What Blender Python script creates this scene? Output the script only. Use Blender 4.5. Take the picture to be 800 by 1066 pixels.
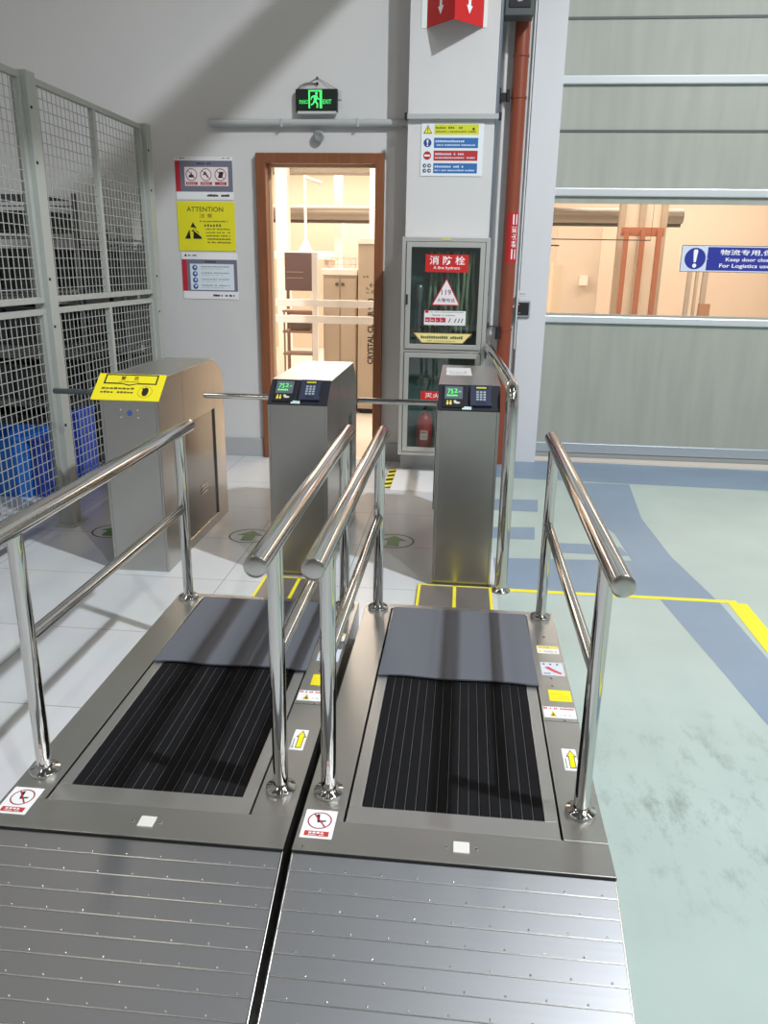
import bpy, math, random
from mathutils import Vector, Matrix
random.seed(7)
for o in list(bpy.data.objects): bpy.data.objects.remove(o)
SC = bpy.context.scene; COL = SC.collection
R = math.radians

# ------------------------------------------------------------ camera
cd = bpy.data.cameras.new('camera'); cam = bpy.data.objects.new('camera', cd); COL.objects.link(cam)
cd.sensor_fit = 'VERTICAL'; cd.sensor_height = 24.0; cd.lens = 812.68 / 1066 * 24.0
rt = Vector((0.99503965, 0.09816789, 0.01609869)); up = Vector((-0.04483689, 0.29810898, 0.95347821)); fw = Vector((-0.08880178, 0.94947043, -0.3010318))
cam.matrix_world = Matrix(((rt.x, up.x, -fw.x, 0), (rt.y, up.y, -fw.y, 0), (rt.z, up.z, -fw.z, 1.5), (0, 0, 0, 1)))
cd.clip_start = .05; SC.camera = cam
# ------------------------------------------------------------ world, exposure
SC.view_settings.view_transform = 'Standard'; SC.view_settings.look = 'None'
SC.view_settings.gamma = 1; SC.view_settings.use_curve_mapping = False; SC.view_settings.exposure = 0.0
w = bpy.data.worlds.new('world'); SC.world = w; w.use_nodes = True
w.node_tree.nodes['Background'].inputs[0].default_value = (1, .96, .90, 1)
w.node_tree.nodes['Background'].inputs[1].default_value = 0.30
# ------------------------------------------------------------ lights
def light(name, kind, loc, target, power, color, size=.15, size_y=None, spot=None, blend=.6, parent=None):
    l = bpy.data.lights.new(name, kind); l.energy = power; l.color = color
    if kind == 'AREA':
        l.size = size
        if size_y: l.shape = 'RECTANGLE'; l.size_y = size_y
    else: l.shadow_soft_size = size
    if kind == 'SPOT': l.spot_size = R(spot); l.spot_blend = blend
    o = bpy.data.objects.new(name, l); COL.objects.link(o); o.location = loc
    o.rotation_euler = (Vector(target) - Vector(loc)).to_track_quat('-Z', 'Y').to_euler()
    if parent: o.parent = parent
    return o
LAMP_A = (3.5, .7, 7.1); LAMP_B = (4.3, -4.0, 7.9)
light('high_bay_light', 'SPOT', LAMP_A, (3.3, .9, 0), 2300, (.92, .97, 1), .10, spot=146, blend=.55)
light('high_bay_light', 'SPOT', LAMP_B, (3.6, -3.0, 0), 950, (.92, .97, 1), .14, spot=130, blend=.5)
WARM = (1, .86, .70)
light('warm_room_light', 'AREA', (-1.6, 8.6, 3.3), (-1.6, 8.6, 0), 260, WARM, 3.4, 2.6)
light('warm_room_light', 'AREA', (3.0, 8.8, 3.3), (3.0, 8.8, 0), 150, WARM, 3.0, 2.6)
light('warm_room_light', 'AREA', (-2.0, 12.9, 3.3), (-2.0, 12.9, 0), 190, (1, .90, .80), 4.0, 2.4)
light('warm_room_light', 'AREA', (3.6, 12.9, 3.3), (3.6, 12.9, 0), 190, (1, .90, .80), 4.0, 2.4)
# rows of unseen area lights added under the roof for soft ambient fill
ROOF_FILLS = [(x, y) for y in (-5.5, -1.2, 3.0) for x in (-4.2, 2.8, 6.8)]
for x, y in ROOF_FILLS: light('roof_fill_light', 'AREA', (x, y, 8.28), (x, y, 0), 33, (1, .88, .74), .35, 2.2)

# ------------------------------------------------------------ materials
MATS = {}
def pm(name, color, rough=.5, metal=0, coat=0, emis=0, spec=.5, bump=None, noise=None, aniso=0):
    """principled material; bump=(scale, strength, stretch); noise=(scale, amount, stretch) tints the colour"""
    if name in MATS: return MATS[name]
    m = bpy.data.materials.new(name); m.use_nodes = True; nt = m.node_tree; b = nt.nodes['Principled BSDF']
    b.inputs['Base Color'].default_value = (*color, 1); b.inputs['Roughness'].default_value = rough
    b.inputs['Metallic'].default_value = metal; b.inputs['Coat Weight'].default_value = coat
    b.inputs['Specular IOR Level'].default_value = spec; b.inputs['Anisotropic'].default_value = aniso
    if emis: b.inputs['Emission Color'].default_value = (*color, 1); b.inputs['Emission Strength'].default_value = emis
    def nz(scale, stretch, detail=4 if not metal else 1):
        tc = nt.nodes.new('ShaderNodeTexCoord'); mp = nt.nodes.new('ShaderNodeMapping'); mp.inputs['Scale'].default_value = stretch
        n = nt.nodes.new('ShaderNodeTexNoise'); n.inputs['Scale'].default_value = scale; n.inputs['Detail'].default_value = detail
        nt.links.new(tc.outputs['Object'], mp.inputs[0]); nt.links.new(mp.outputs[0], n.inputs['Vector']); return n
    if bump:
        n = nz(bump[0], bump[2]); bp = nt.nodes.new('ShaderNodeBump'); bp.inputs['Strength'].default_value = bump[1]; bp.inputs['Distance'].default_value = .003
        nt.links.new(n.outputs['Fac'], bp.inputs['Height']); nt.links.new(bp.outputs[0], b.inputs['Normal'])
    if noise:
        n = nz(noise[0], noise[2]); mx = nt.nodes.new('ShaderNodeMix'); mx.data_type = 'RGBA'
        rp = nt.nodes.new('ShaderNodeMapRange'); rp.inputs[1].default_value = .35 if not metal else .1; rp.inputs[2].default_value = .65 if not metal else .9
        nt.links.new(n.outputs['Fac'], rp.inputs[0]); nt.links.new(rp.outputs[0], mx.inputs[0])
        a = noise[1]; mx.inputs[6].default_value = (*[c * (1 - a) for c in color], 1); mx.inputs[7].default_value = (*[min(1, c * (1 + a)) for c in color], 1)
        nt.links.new(mx.outputs[2], b.inputs['Base Color'])
        if metal:
            rr = nt.nodes.new('ShaderNodeMapRange'); rr.inputs[3].default_value = rough * .8; rr.inputs[4].default_value = rough * 1.25
            nt.links.new(n.outputs['Fac'], rr.inputs[0]); nt.links.new(rr.outputs[0], b.inputs['Roughness'])
    MATS[name] = m; return m
def srgb(r, g, b): return tuple(((c / 255) / 12.92 if c / 255 < .04045 else ((c / 255 + .055) / 1.055) ** 2.4) for c in (r, g, b))
def c(r, g, b, rough=.5):
    return pm('paint_%d_%d_%d_%d' % (r, g, b, rough * 100), srgb(r, g, b), rough)
def em(r, g, b, s): return pm('glow_%d_%d_%d' % (r, g, b), srgb(r, g, b), .4, emis=s)

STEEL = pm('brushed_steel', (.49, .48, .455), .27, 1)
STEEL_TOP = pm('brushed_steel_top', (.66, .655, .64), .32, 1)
STEEL_DK = pm('dark_steel', (.17, .17, .165), .16, 1)
CHROME = pm('polished_steel', (.62, .61, .59), .07, 1)
ALU = pm('tread_aluminium', (.30, .31, .33), .45, 1, bump=(120, .03, (.03, 1, 1)))
ALU2 = pm('aluminium_frame', (.62, .62, .60), .42, .7)
WALL = pm('wall_paint', srgb(204, 203, 204), .75, bump=(9, .05, (1, 1, 1)))
WALLC = pm('column_paint', srgb(206, 207, 212), .7)
TRIM = pm('baseboard_paint', srgb(168, 170, 172), .5)
CAGE = pm('powder_coat_grey', srgb(164, 168, 164), .45)
WOOD = pm('door_frame_brown', srgb(128, 78, 50), .42, noise=(7, .10, (9, 9, .6)))
RUBBER = pm('rubber_mat_grey', srgb(96, 99, 108), .62, bump=(180, .12, (1, 1, 1)))
BRUSH = pm('black_bristle', (.006, .006, .008), .8, bump=(420, .9, (1, 1, 1)), spec=.2)
BLACK = pm('black_plastic', (.012, .012, .014), .4)
NAVY = pm('navy_plastic', srgb(38, 40, 50), .35)
PIPE = pm('red_oxide_paint', srgb(132, 64, 42), .42)
WHITE = c(238, 238, 240); KBLACK = c(25, 25, 28); RED = c(196, 32, 34); YEL = c(244, 226, 20)
DARKBOX = pm('dark_crate', (.018, .018, .02), .5)
RACK = pm('rack_wire_dark', (.10, .10, .11), .4, .5)

def glass_mat(name, tint, mixf, rough=.02):
    m = bpy.data.materials.new(name); m.use_nodes = True; nt = m.node_tree; nt.nodes.clear()
    o = nt.nodes.new('ShaderNodeOutputMaterial'); t = nt.nodes.new('ShaderNodeBsdfTransparent'); g = nt.nodes.new('ShaderNodeBsdfGlossy')
    t.inputs[0].default_value = (*tint, 1); g.inputs['Roughness'].default_value = rough
    mx = nt.nodes.new('ShaderNodeMixShader'); mx.inputs[0].default_value = mixf
    nt.links.new(t.outputs[0], mx.inputs[1]); nt.links.new(g.outputs[0], mx.inputs[2]); nt.links.new(mx.outputs[0], o.inputs[0]); return m
GLASS = glass_mat('clear_glass', (.86, .92, .90), .10)
VINYL = glass_mat('clear_vinyl', (.93, .93, .93), .07, .12)

def tile_mat():
    m = bpy.data.materials.new('ceramic_floor_tile'); m.use_nodes = True; nt = m.node_tree; b = nt.nodes['Principled BSDF']
    tc = nt.nodes.new('ShaderNodeTexCoord'); mp = nt.nodes.new('ShaderNodeMapping'); mp.inputs['Location'].default_value = (.55 - .03, .12 - .017, 0)
    br = nt.nodes.new('ShaderNodeTexBrick'); br.offset = 0; br.inputs['Scale'].default_value = 1; br.inputs['Mortar Size'].default_value = .002
    br.inputs['Brick Width'].default_value = .6; br.inputs['Row Height'].default_value = .6; br.inputs['Mortar Smooth'].default_value = 0
    br.inputs['Color1'].default_value = (*srgb(212, 214, 218), 1); br.inputs['Color2'].default_value = (*srgb(206, 209, 213), 1); br.inputs['Mortar'].default_value = (*srgb(150, 150, 150), 1)
    n = nt.nodes.new('ShaderNodeTexNoise'); n.inputs['Scale'].default_value = 5; n.inputs['Detail'].default_value = 6
    mx = nt.nodes.new('ShaderNodeMix'); mx.data_type = 'RGBA'; mx.blend_type = 'MULTIPLY'; mx.inputs[0].default_value = .12
    nt.links.new(tc.outputs['Object'], mp.inputs[0]); nt.links.new(mp.outputs[0], br.inputs[0]); nt.links.new(tc.outputs['Object'], n.inputs[0])
    nt.links.new(br.outputs['Color'], mx.inputs[6]); nt.links.new(n.outputs['Color'], mx.inputs[7]); nt.links.new(mx.outputs[2], b.inputs['Base Color'])
    b.inputs['Roughness'].default_value = .17; return m
TILE = tile_mat()
def epoxy_mat(name, col, amt):
    m = bpy.data.materials.new(name); m.use_nodes = True; nt = m.node_tree; b = nt.nodes['Principled BSDF']
    tc = nt.nodes.new('ShaderNodeTexCoord'); n = nt.nodes.new('ShaderNodeTexNoise'); n.inputs['Scale'].default_value = 1.6; n.inputs['Detail'].default_value = 8
    mp = nt.nodes.new('ShaderNodeMapping'); mp.inputs['Scale'].default_value = (7, 3.2, 1); n2 = nt.nodes.new('ShaderNodeTexNoise'); n2.inputs['Scale'].default_value = 1.5; n2.inputs['Detail'].default_value = 10; n2.inputs['Roughness'].default_value = .75
    nt.links.new(tc.outputs['Object'], mp.inputs[0]); nt.links.new(mp.outputs[0], n2.inputs[0])
    nt.links.new(tc.outputs['Object'], n.inputs[0])
    r1 = nt.nodes.new('ShaderNodeValToRGB'); r1.color_ramp.elements[0].position = .3; r1.color_ramp.elements[1].position = .7
    r1.color_ramp.elements[0].color = (*[x * .90 for x in col], 1); r1.color_ramp.elements[1].color = (*[min(1, x * 1.07) for x in col], 1)
    # scuff marks, only in one worn area of the floor
    r2 = nt.nodes.new('ShaderNodeMapRange'); r2.inputs[1].default_value = .51; r2.inputs[2].default_value = .75; r2.inputs[3].default_value = 0; r2.inputs[4].default_value = amt
    vd = nt.nodes.new('ShaderNodeVectorMath'); vd.operation = 'DISTANCE'; vd.inputs[1].default_value = (.86, 2.02, 0)
    r3 = nt.nodes.new('ShaderNodeMapRange'); r3.inputs[1].default_value = .25; r3.inputs[2].default_value = .62; r3.inputs[3].default_value = 1; r3.inputs[4].default_value = .0
    mu = nt.nodes.new('ShaderNodeMath'); mu.operation = 'MULTIPLY'
    mx = nt.nodes.new('ShaderNodeMix'); mx.data_type = 'RGBA'; mx.inputs[7].default_value = (*[x * .45 for x in col], 1)
    nt.links.new(n.outputs['Fac'], r1.inputs[0]); nt.links.new(n2.outputs['Fac'], r2.inputs[0]); nt.links.new(tc.outputs['Object'], vd.inputs[0]); nt.links.new(vd.outputs['Value'], r3.inputs[0])
    nt.links.new(r2.outputs[0], mu.inputs[0]); nt.links.new(r3.outputs[0], mu.inputs[1]); nt.links.new(mu.outputs[0], mx.inputs[0])
    nt.links.new(r1.outputs[0], mx.inputs[6]); nt.links.new(mx.outputs[2], b.inputs['Base Color'])
    b.inputs['Roughness'].default_value = .38; return m
EPOXY = epoxy_mat('green_epoxy', srgb(170, 185, 181), 1.0)
EPBLUE = epoxy_mat('blue_epoxy', srgb(124, 144, 166), .3)
PVC = pm('door_curtain_pvc', srgb(158, 161, 153), .5, bump=(2.2, .5, (5, 1, .25)), noise=(2.5, .05, (5, 1, .5)))
WARMW = pm('warm_room_wall', srgb(216, 196, 174), .7)
WARMF = pm('warm_room_floor', srgb(214, 208, 198), .35)

# ------------------------------------------------------------ mesh builder
class M:
    def __init__(s): s.v = []; s.f = []; s.m = []; s.sm = []; s.mats = []
    def mi(s, mat):
        if mat not in s.mats: s.mats.append(mat)
        return s.mats.index(mat)
    def add(s, vs, fs, mat, smooth=False):
        b = len(s.v); s.v += [tuple(v) for v in vs]; k = s.mi(mat)
        for f in fs: s.f.append([b + i for i in f]); s.m.append(k); s.sm.append(smooth)
        return s
    def bb(s, x0, x1, y0, y1, z0, z1, mat, T=None):
        vs = [Vector((x, y, z)) for z in (z0, z1) for x, y in ((x0, y0), (x1, y0), (x1, y1), (x0, y1))]
        if T: vs = [T @ v for v in vs]
        return s.add(vs, [(3, 2, 1, 0), (4, 5, 6, 7), (0, 1, 5, 4), (1, 2, 6, 5), (2, 3, 7, 6), (3, 0, 4, 7)], mat)
    def tube(s, path, r, mat, n=20, caps=True, dome=0, capmat=None):
        """round tube along a polyline; r a number or one per point"""
        P = [Vector(p) for p in path]; rs = r if isinstance(r, (list, tuple)) else [r] * len(P)
        t0 = (P[1] - P[0]).normalized(); a = Vector((0, 0, 1)) if abs(t0.z) < .9 else Vector((1, 0, 0))
        u = t0.cross(a).normalized(); rings = []
        for i, p in enumerate(P):
            t = ((P[min(i + 1, len(P) - 1)] - P[max(i - 1, 0)])).normalized()
            u = (u - t * u.dot(t)).normalized(); w_ = t.cross(u)
            rings.append([p + (u * math.cos(2 * math.pi * k / n) + w_ * math.sin(2 * math.pi * k / n)) * rs[i] for k in range(n)])
        vs = [v for rg in rings for v in rg]; fs = []
        for i in range(len(P) - 1):
            for k in range(n): fs.append((i * n + k, i * n + (k + 1) % n, (i + 1) * n + (k + 1) % n, (i + 1) * n + k))
        s.add(vs, fs, mat, True)
        if caps:
            for rg, d, flip in ((rings[0], P[0] - P[1], True), (rings[-1], P[-1] - P[-2], False)):
                cv = list(rg); d = d.normalized(); ff = []
                if dome:
                    cen = sum(rg, Vector()) / n; rr = (rg[0] - cen).length
                    for q in (.5, .82): cv += [cen + (v - cen) * math.sqrt(1 - q * q) + d * dome * q for v in rg]
                    cv.append(cen + d * dome)
                    for L in range(2):
                        for k in range(n): ff.append((L * n + k, L * n + (k + 1) % n, (L + 1) * n + (k + 1) % n, (L + 1) * n + k))
                    for k in range(n): ff.append((2 * n + k, 2 * n + (k + 1) % n, 3 * n))
                    if flip: ff = [tuple(reversed(f)) for f in ff]
                    s.add(cv, ff, capmat or mat, True)
                else: s.add(cv, [tuple(range(n))[::-1] if flip else tuple(range(n))], mat)
        return s
    def cyl(s, p0, p1, r, mat, n=20, r1=None): return s.tube([p0, p1], [r, r if r1 is None else r1], mat, n)
    def prism(s, prof, x0, x1, mat, axis='x'):
        """profile of 2D points extruded: axis x takes (y,z), y takes (x,z), z takes (x,y)"""
        n = len(prof)
        def P(a, q): return {'x': (a, q[0], q[1]), 'y': (q[0], a, q[1]), 'z': (q[0], q[1], a)}[axis]
        vs = [P(x0, q) for q in prof] + [P(x1, q) for q in prof]
        fs = [tuple(range(n))[::-1], tuple(range(n, 2 * n))] + [(i, (i + 1) % n, n + (i + 1) % n, n + i) for i in range(n)]
        return s.add(vs, fs, mat)
    def lathe(s, prof, cx, cy, mat, n=28):
        """(r,z) profile around a vertical axis"""
        vs = []; fs = []
        for r_, z in prof: vs += [(cx + r_ * math.cos(2 * math.pi * k / n), cy + r_ * math.sin(2 * math.pi * k / n), z) for k in range(n)]
        for i in range(len(prof) - 1):
            for k in range(n): fs.append((i * n + k, i * n + (k + 1) % n, (i + 1) * n + (k + 1) % n, (i + 1) * n + k))
        return s.add(vs, fs, mat, True)
    def build(s, name, parent=None, bevel=0, fix=True, **props):
        me = bpy.data.meshes.new(name); me.from_pydata(s.v, [], s.f); me.update()
        for m in s.mats: me.materials.append(m)
        me.polygons.foreach_set('material_index', s.m); me.polygons.foreach_set('use_smooth', s.sm)
        if fix:
            import bmesh
            b = bmesh.new(); b.from_mesh(me); bmesh.ops.recalc_face_normals(b, faces=b.faces); b.to_mesh(me); b.free()
        o = bpy.data.objects.new(name, me); COL.objects.link(o)
        if parent: o.parent = parent
        if bevel:
            d = o.modifiers.new('bevel', 'BEVEL'); d.width = bevel; d.segments = 2; d.limit_method = 'ANGLE'; d.angle_limit = R(40)
        for k, v in props.items(): o[k] = v
        return o
def tag(o, label, cat, group=None):
    o['label'] = label; o['category'] = cat
    if group: o['group'] = group
    return o
def empty(name, loc, label, cat, group=None, rz=0):
    o = bpy.data.objects.new(name, None); COL.objects.link(o); o.location = loc; o.rotation_euler.z = rz; o.empty_display_size = .1
    return tag(o, label, cat, group)
def copy_tree(o, parent=None):
    n = o.copy(); COL.objects.link(n)
    if parent: n.parent = parent
    for ch in [x for x in COL.objects if x.parent == o]: copy_tree(ch, n)
    return n

# ------------------------------------------------------------ flat signs
_tc = {}
def text_geo(s_, bold=0):
    if (s_, bold) in _tc: return _tc[(s_, bold)]
    cu = bpy.data.curves.new('txt', 'FONT'); cu.body = s_; cu.size = 1; cu.offset = bold; cu.resolution_u = 3
    o = bpy.data.objects.new('txt', cu); COL.objects.link(o)
    dg = bpy.context.evaluated_depsgraph_get(); me = bpy.data.meshes.new_from_object(o.evaluated_get(dg))
    vs = [(v.co.x, v.co.y) for v in me.vertices]; fs = [tuple(p.vertices) for p in me.polygons]
    bpy.data.objects.remove(o); bpy.data.curves.remove(cu); bpy.data.meshes.remove(me)
    if vs:
        x0 = min(v[0] for v in vs); y0 = min(v[1] for v in vs); x1 = max(v[0] for v in vs); y1 = max(v[1] for v in vs)
        vs = [((x - x0) / (x1 - x0 or 1), (y - y0) / (y1 - y0 or 1)) for x, y in vs]
    _tc[(s_, bold)] = (vs, fs); return vs, fs
class Sheet(M):
    """flat printed thing: corner O, directions U,V, own units; prints stacked in thin layers"""
    def __init__(s, O, U, V, w_, h, base, thick=.0015, layer=.0004):
        super().__init__(); s.O = Vector(O); s.U = Vector(U).normalized(); s.V = Vector(V).normalized(); s.N = s.U.cross(s.V); s.w = w_; s.h = h; s.L = layer; s.t = thick; s.k = 1; s.base = base
        vs = [s.p(x, y, -thick if z == 0 else 0, True) for z in (0, 1) for x, y in ((0, 0), (w_, 0), (w_, h), (0, h))]
        if base: s.add(vs, [(3, 2, 1, 0), (4, 5, 6, 7), (0, 1, 5, 4), (1, 2, 6, 5), (2, 3, 7, 6), (3, 0, 4, 7)], base)
    def p(s, x, y, n=None, raw=False): return s.O + s.U * x + s.V * y + s.N * (n + s.t if raw else s.t + s.k * s.L)
    def poly(s, pts, mat): s.add([s.p(x, y) for x, y in pts], [tuple(range(len(pts)))], mat); return s
    def up(s, n=1): s.k += n; return s
    def rect(s, x0, y0, x1, y1, mat): return s.poly([(x0, y0), (x1, y0), (x1, y1), (x0, y1)], mat)
    def disc(s, x, y, r, mat, n=24, ry=None): return s.poly([(x + r * math.cos(2 * math.pi * k / n), y + (ry or r) * math.sin(2 * math.pi * k / n)) for k in range(n)], mat)
    def ring(s, x, y, r, t, mat, n=32):
        a = [s.p(x + r * math.cos(2 * math.pi * k / n), y + r * math.sin(2 * math.pi * k / n)) for k in range(n)]
        b = [s.p(x + (r - t) * math.cos(2 * math.pi * k / n), y + (r - t) * math.sin(2 * math.pi * k / n)) for k in range(n)]
        return s.add(a + b, [(k, (k + 1) % n, n + (k + 1) % n, n + k) for k in range(n)], mat)
    def line(s, x0, y0, x1, y1, t, mat):
        d = Vector((x1 - x0, y1 - y0)).normalized() * t / 2; nx, ny = -d.y, d.x
        return s.poly([(x0 + nx, y0 + ny), (x0 - nx, y0 - ny), (x1 - nx, y1 - ny), (x1 + nx, y1 + ny)], mat)
    def text(s, t, x0, y0, w_, h, mat, bold=0, vert=False):
        vs, fs = text_geo(t, bold)
        if vert: P = [s.p(x0 + (1 - y) * w_, y0 + x * h) for x, y in vs]
        else: P = [s.p(x0 + x * w_, y0 + y * h) for x, y in vs]
        return s.add(P, fs, mat)
    def marks(s, x0, y0, w_, h, mat, n=12, fill=.72):
        """a line of print too small to read: n small blots"""
        step = w_ / n
        for i in range(n):
            a = x0 + i * step
            if random.random() < .12: continue
            hh = h * random.uniform(.7, 1)
            s.rect(a, y0, a + step * fill, y0 + hh, mat)
        return s
def wall_sheet(x, z, w_, h, y, base, thick=.004): return Sheet((x, y, z), (1, 0, 0), (0, 0, 1), w_, h, base, thick)

# ================================================================ STRUCTURE
def st(m, name, bevel=0): return m.build(name, None, bevel, kind='structure')
f = M()
f.bb(-6, .225, -9, 6.12, -.1, 0, TILE); f.bb(.225, 9, -9, 6.5, -.1, 0, EPOXY)
def patch(pts, z=.0006): f.add([(x, y, z) for x, y in pts], [tuple(range(len(pts)))], EPBLUE)
patch([(.225, 5.72), (6, 5.5), (6, 6.10), (.66, 6.32), (.225, 6.3)])                      # band along the shutter
patch([(.92, 5.66), (.93, 5.0), (.90, 4.72), (.96, 4.5), (.97, 4.06), (1.0, 3.55), (1.08, 2.85), (1.12, 2.47), (1.14, -1), (1.55, -1), (1.30, 2.95), (1.276, 3.54), (1.20, 4.15), (1.185, 4.83), (1.27, 5.66)], .0007)
patch([(.225, 3.57), (1.0, 3.57), (.97, 4.06), (.225, 4.0)])
patch([(.225, 4.88), (.54, 4.88), (.565, 5.16), (.225, 5.13)])
patch([(.225, 4.32), (.475, 4.33), (.494, 4.56), (.225, 4.53)])
patch([(.54, 4.13), (.97, 4.13), (.95, 4.27), (.745, 4.30), (.57, 4.29)])
st(f, 'floor')
f2 = M(); f2.bb(-7, 9.5, 6.12, 15, -.1, -.001, WARMF); st(f2, 'floor')

wb = M(); Y0, Y1 = 6.1, 6.2
wb.bb(-6, -1.50, Y0, Y1, 0, 8.5, WALL); wb.bb(-.655, -.43, Y0, Y1, 0, 8.5, WALL); wb.bb(-1.50, -.655, Y0, Y1, 2.215, 8.5, WALL); st(wb, 'wall_back')
wb = M(); wb.bb(-.43, .16, 5.88, 6.3, 0, 8.5, WALL); st(wb, 'wall_pillar')
wb = M(); wb.bb(.16, .425, 6.3, 6.5, 0, 8.5, WALL); st(wb, 'wall_recess')
wb = M(); wb.bb(.425, .635, 6.25, 6.6, 0, 8.5, WALLC); st(wb, 'wall_column')
wb = M(); wb.bb(.635, 9, 6.475, 6.6, 4.2, 8.5, WALL); wb.bb(3.6, 9, 6.3, 6.475, 0, 8.5, WALL); st(wb, 'wall_shutter')
wl = M(); wl.bb(-6.2, -6, -9, 6.3, 0, 8.5, WALL); st(wl, 'wall_left')
bs = M(); bs.bb(-6, -1.56, 6.085, 6.1, 0, .15, TRIM); st(bs, 'baseboard_left', .003)
bs = M(); bs.bb(-.60, -.43, 6.085, 6.1, 0, .15, TRIM); bs.bb(-.43, .16, 5.868, 5.88, 0, .15, TRIM); st(bs, 'baseboard_pillar', .003)
ce = M(); ce.bb(-10, 10, -12, 6.6, 8.5, 8.6, pm('ceiling_deck', srgb(120, 124, 128), .7)); st(ce, 'ceiling')
HALLW = pm('hall_wall_grey', srgb(150, 150, 148), .7)
m = M(); m.bb(9, 9.2, -9, 6.6, 0, 8.5, HALLW); st(m, 'wall_right')
m = M(); m.bb(-6.2, 9.2, -9.2, -9, 0, 8.5, HALLW); st(m, 'wall_front')
# the warm room beyond the wall
wr = M(); wr.bb(-7, 9.5, 14.8, 15, 0, 3.5, WARMW); st(wr, 'wall_far')
wr = M(); wr.bb(-7.2, -7, 6.3, 15, 0, 3.5, WARMW); st(wr, 'wall_far_left')
wr = M(); wr.bb(9.3, 9.5, 6.6, 15, 0, 3.5, WARMW); st(wr, 'wall_far_right')
wr = M(); wr.bb(-7, 9.5, 6.6, 15, 3.5, 3.6, WARMW); wr.bb(-7, .16, 6.21, 6.6, 3.5, 3.6, WARMW); st(wr, 'ceiling')
# doorway
d1 = M()
for a, b in ((-1.55, -1.478), (-.672, -.607)): d1.bb(a, b, 6.055, 6.17, 0, 2.266, WOOD)
d1.bb(-1.478, -.672, 6.055, 6.17, 2.197, 2.266, WOOD)
JAMB = pm('door_jamb_cream', srgb(214, 180, 146), .5)
d1.bb(-1.50, -1.46, 6.17, 6.205, 0, 2.215, JAMB); d1.bb(-.668, -.655, 6.17, 6.205, 0, 2.215, JAMB); d1.bb(-1.46, -.668, 6.17, 6.205, 2.18, 2.215, JAMB)
st(d1, 'door_1', .004)

# roller shutter door (door_2)
ds = M(); SX0, SX1 = .636, 3.6
ds.bb(SX0, SX1, 6.45, 6.465, .12, 1.165, PVC); ds.bb(SX0, SX1, 6.45, 6.465, 1.972, 4.2, PVC)
d2 = st(ds, 'door_2')
RIB = pm('shutter_rib', srgb(206, 211, 215), .35, .3)
for z0, z1 in ((2.775, 2.833), (2.022, 2.08), (1.093, 1.148)):
    m = M(); m.bb(SX0, SX1, 6.425, 6.45, z0, z1, RIB); m.build('rib', d2, .008)
m = M()
for z in (3.19, 2.462): m.bb(SX0, SX1, 6.444, 6.4498, z, z + .016, pm('seam_dark', srgb(84, 92, 90), .6))
m.build('seam', d2)
m = M(); m.bb(SX0, SX1, 6.43, 6.48, .05, .13, pm('bottom_rail_metal', srgb(176, 184, 192), .35, .5)); m.build('bottom_rail', d2, .005)
m = M(); m.bb(SX0, SX1, 6.44, 6.47, .002, .05, c(150, 156, 156)); m.build('bottom_seal', d2)
m = M(); m.bb(SX0, SX1, 6.455, 6.458, 1.165, 1.972, VINYL); m.build('window_pane', d2)
m = M(); m.bb(SX0, SX1, 6.30, 6.42, .0, .012, pm('sill_strip', srgb(212, 200, 190), .5)); m.build('threshold', d2)

# ================================================================ FLOOR MARKINGS
def flat(name, O, w_, h, base, rz=0, th=.0012):
    return Sheet(O, (math.cos(rz), math.sin(rz), 0), (-math.sin(rz), math.cos(rz), 0), w_, h, base, th)
TAPE = c(238, 224, 40)
s = M(); s.bb(.235, 1.36, 3.545, 3.578, 0.0007, .0016, TAPE); s.bb(1.315, 1.40, -1.5, 3.545, 0.0007, .0016, TAPE)
tag(s.build('floor_tape'), 'yellow line taped on the green floor, bending towards the viewer on the right', 'floor tape')
s = M(); n = 10; x0 = -.505; x1 = -.455
s.bb(x0, x1, 5.30, 5.86, 0, .001, KBLACK)
for i in range(5):
    y = 5.31 + i * .115; s.add([(x0, y, .0015), (x1, y + .03, .0015), (x1, y + .085, .0015), (x0, y + .055, .0015)], [(0, 1, 2, 3)], TAPE)
tag(s.build('hazard_tape'), 'black and yellow striped tape on the floor beside the hydrant cabinet', 'floor tape')
GREEN = c(70, 118, 66)
for (x, y), lab in (((-1.165, 4.16), 'green arrow in a black circle on the floor left of the middle turnstile'), ((-.335, 4.19), 'green arrow in a black circle on the floor between the middle and right turnstiles'), ((-1.97, 4.13), 'black circle floor sticker left of the turnstile with the yellow sign, by the fence')):
    s = Sheet((x - .125, y - .125, 0), (1, 0, 0), (0, 1, 0), .25, .25, None, .0005)
    s.ring(.125, .125, .12, .010, c(70, 74, 66)); s.poly([(.09, .04), (.16, .04), (.16, .13), (.205, .13), (.125, .215), (.045, .13), (.09, .13)], GREEN)
    tag(s.build('floor_arrow'), lab, 'floor sticker', 'arrow circles on the tiles')
s = M(); s.bb(-.452, .12, 5.24, 5.84, 0, .006, pm('white_sheet', srgb(236, 236, 238), .3))
tag(s.build('floor_sheet'), 'white sheet lying on the floor under the hydrant cabinet', 'floor sheet')
for x, lab in ((-.157, 'yellow taped floor plate at the foot of the right turnstile'), (-.925, 'yellow taped floor plate at the foot of the middle turnstile')):
    s = M(); s.bb(x, x + .357, 3.02, 3.55, 0, .012, pm('cable_plate', srgb(128, 122, 118), .35, .4))
    s.bb(x, x + .014, 3.02, 3.55, .012, .0135, TAPE); s.bb(x + .343, x + .357, 3.02, 3.55, .012, .0135, TAPE); s.bb(x + .17, x + .186, 3.02, 3.55, .012, .0135, TAPE); s.bb(x + .014, x + .343, 3.54, 3.55, .012, .0135, TAPE)
    tag(s.build('floor_plate', None, .001), lab, 'floor plate', 'taped plates before the turnstiles')

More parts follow.
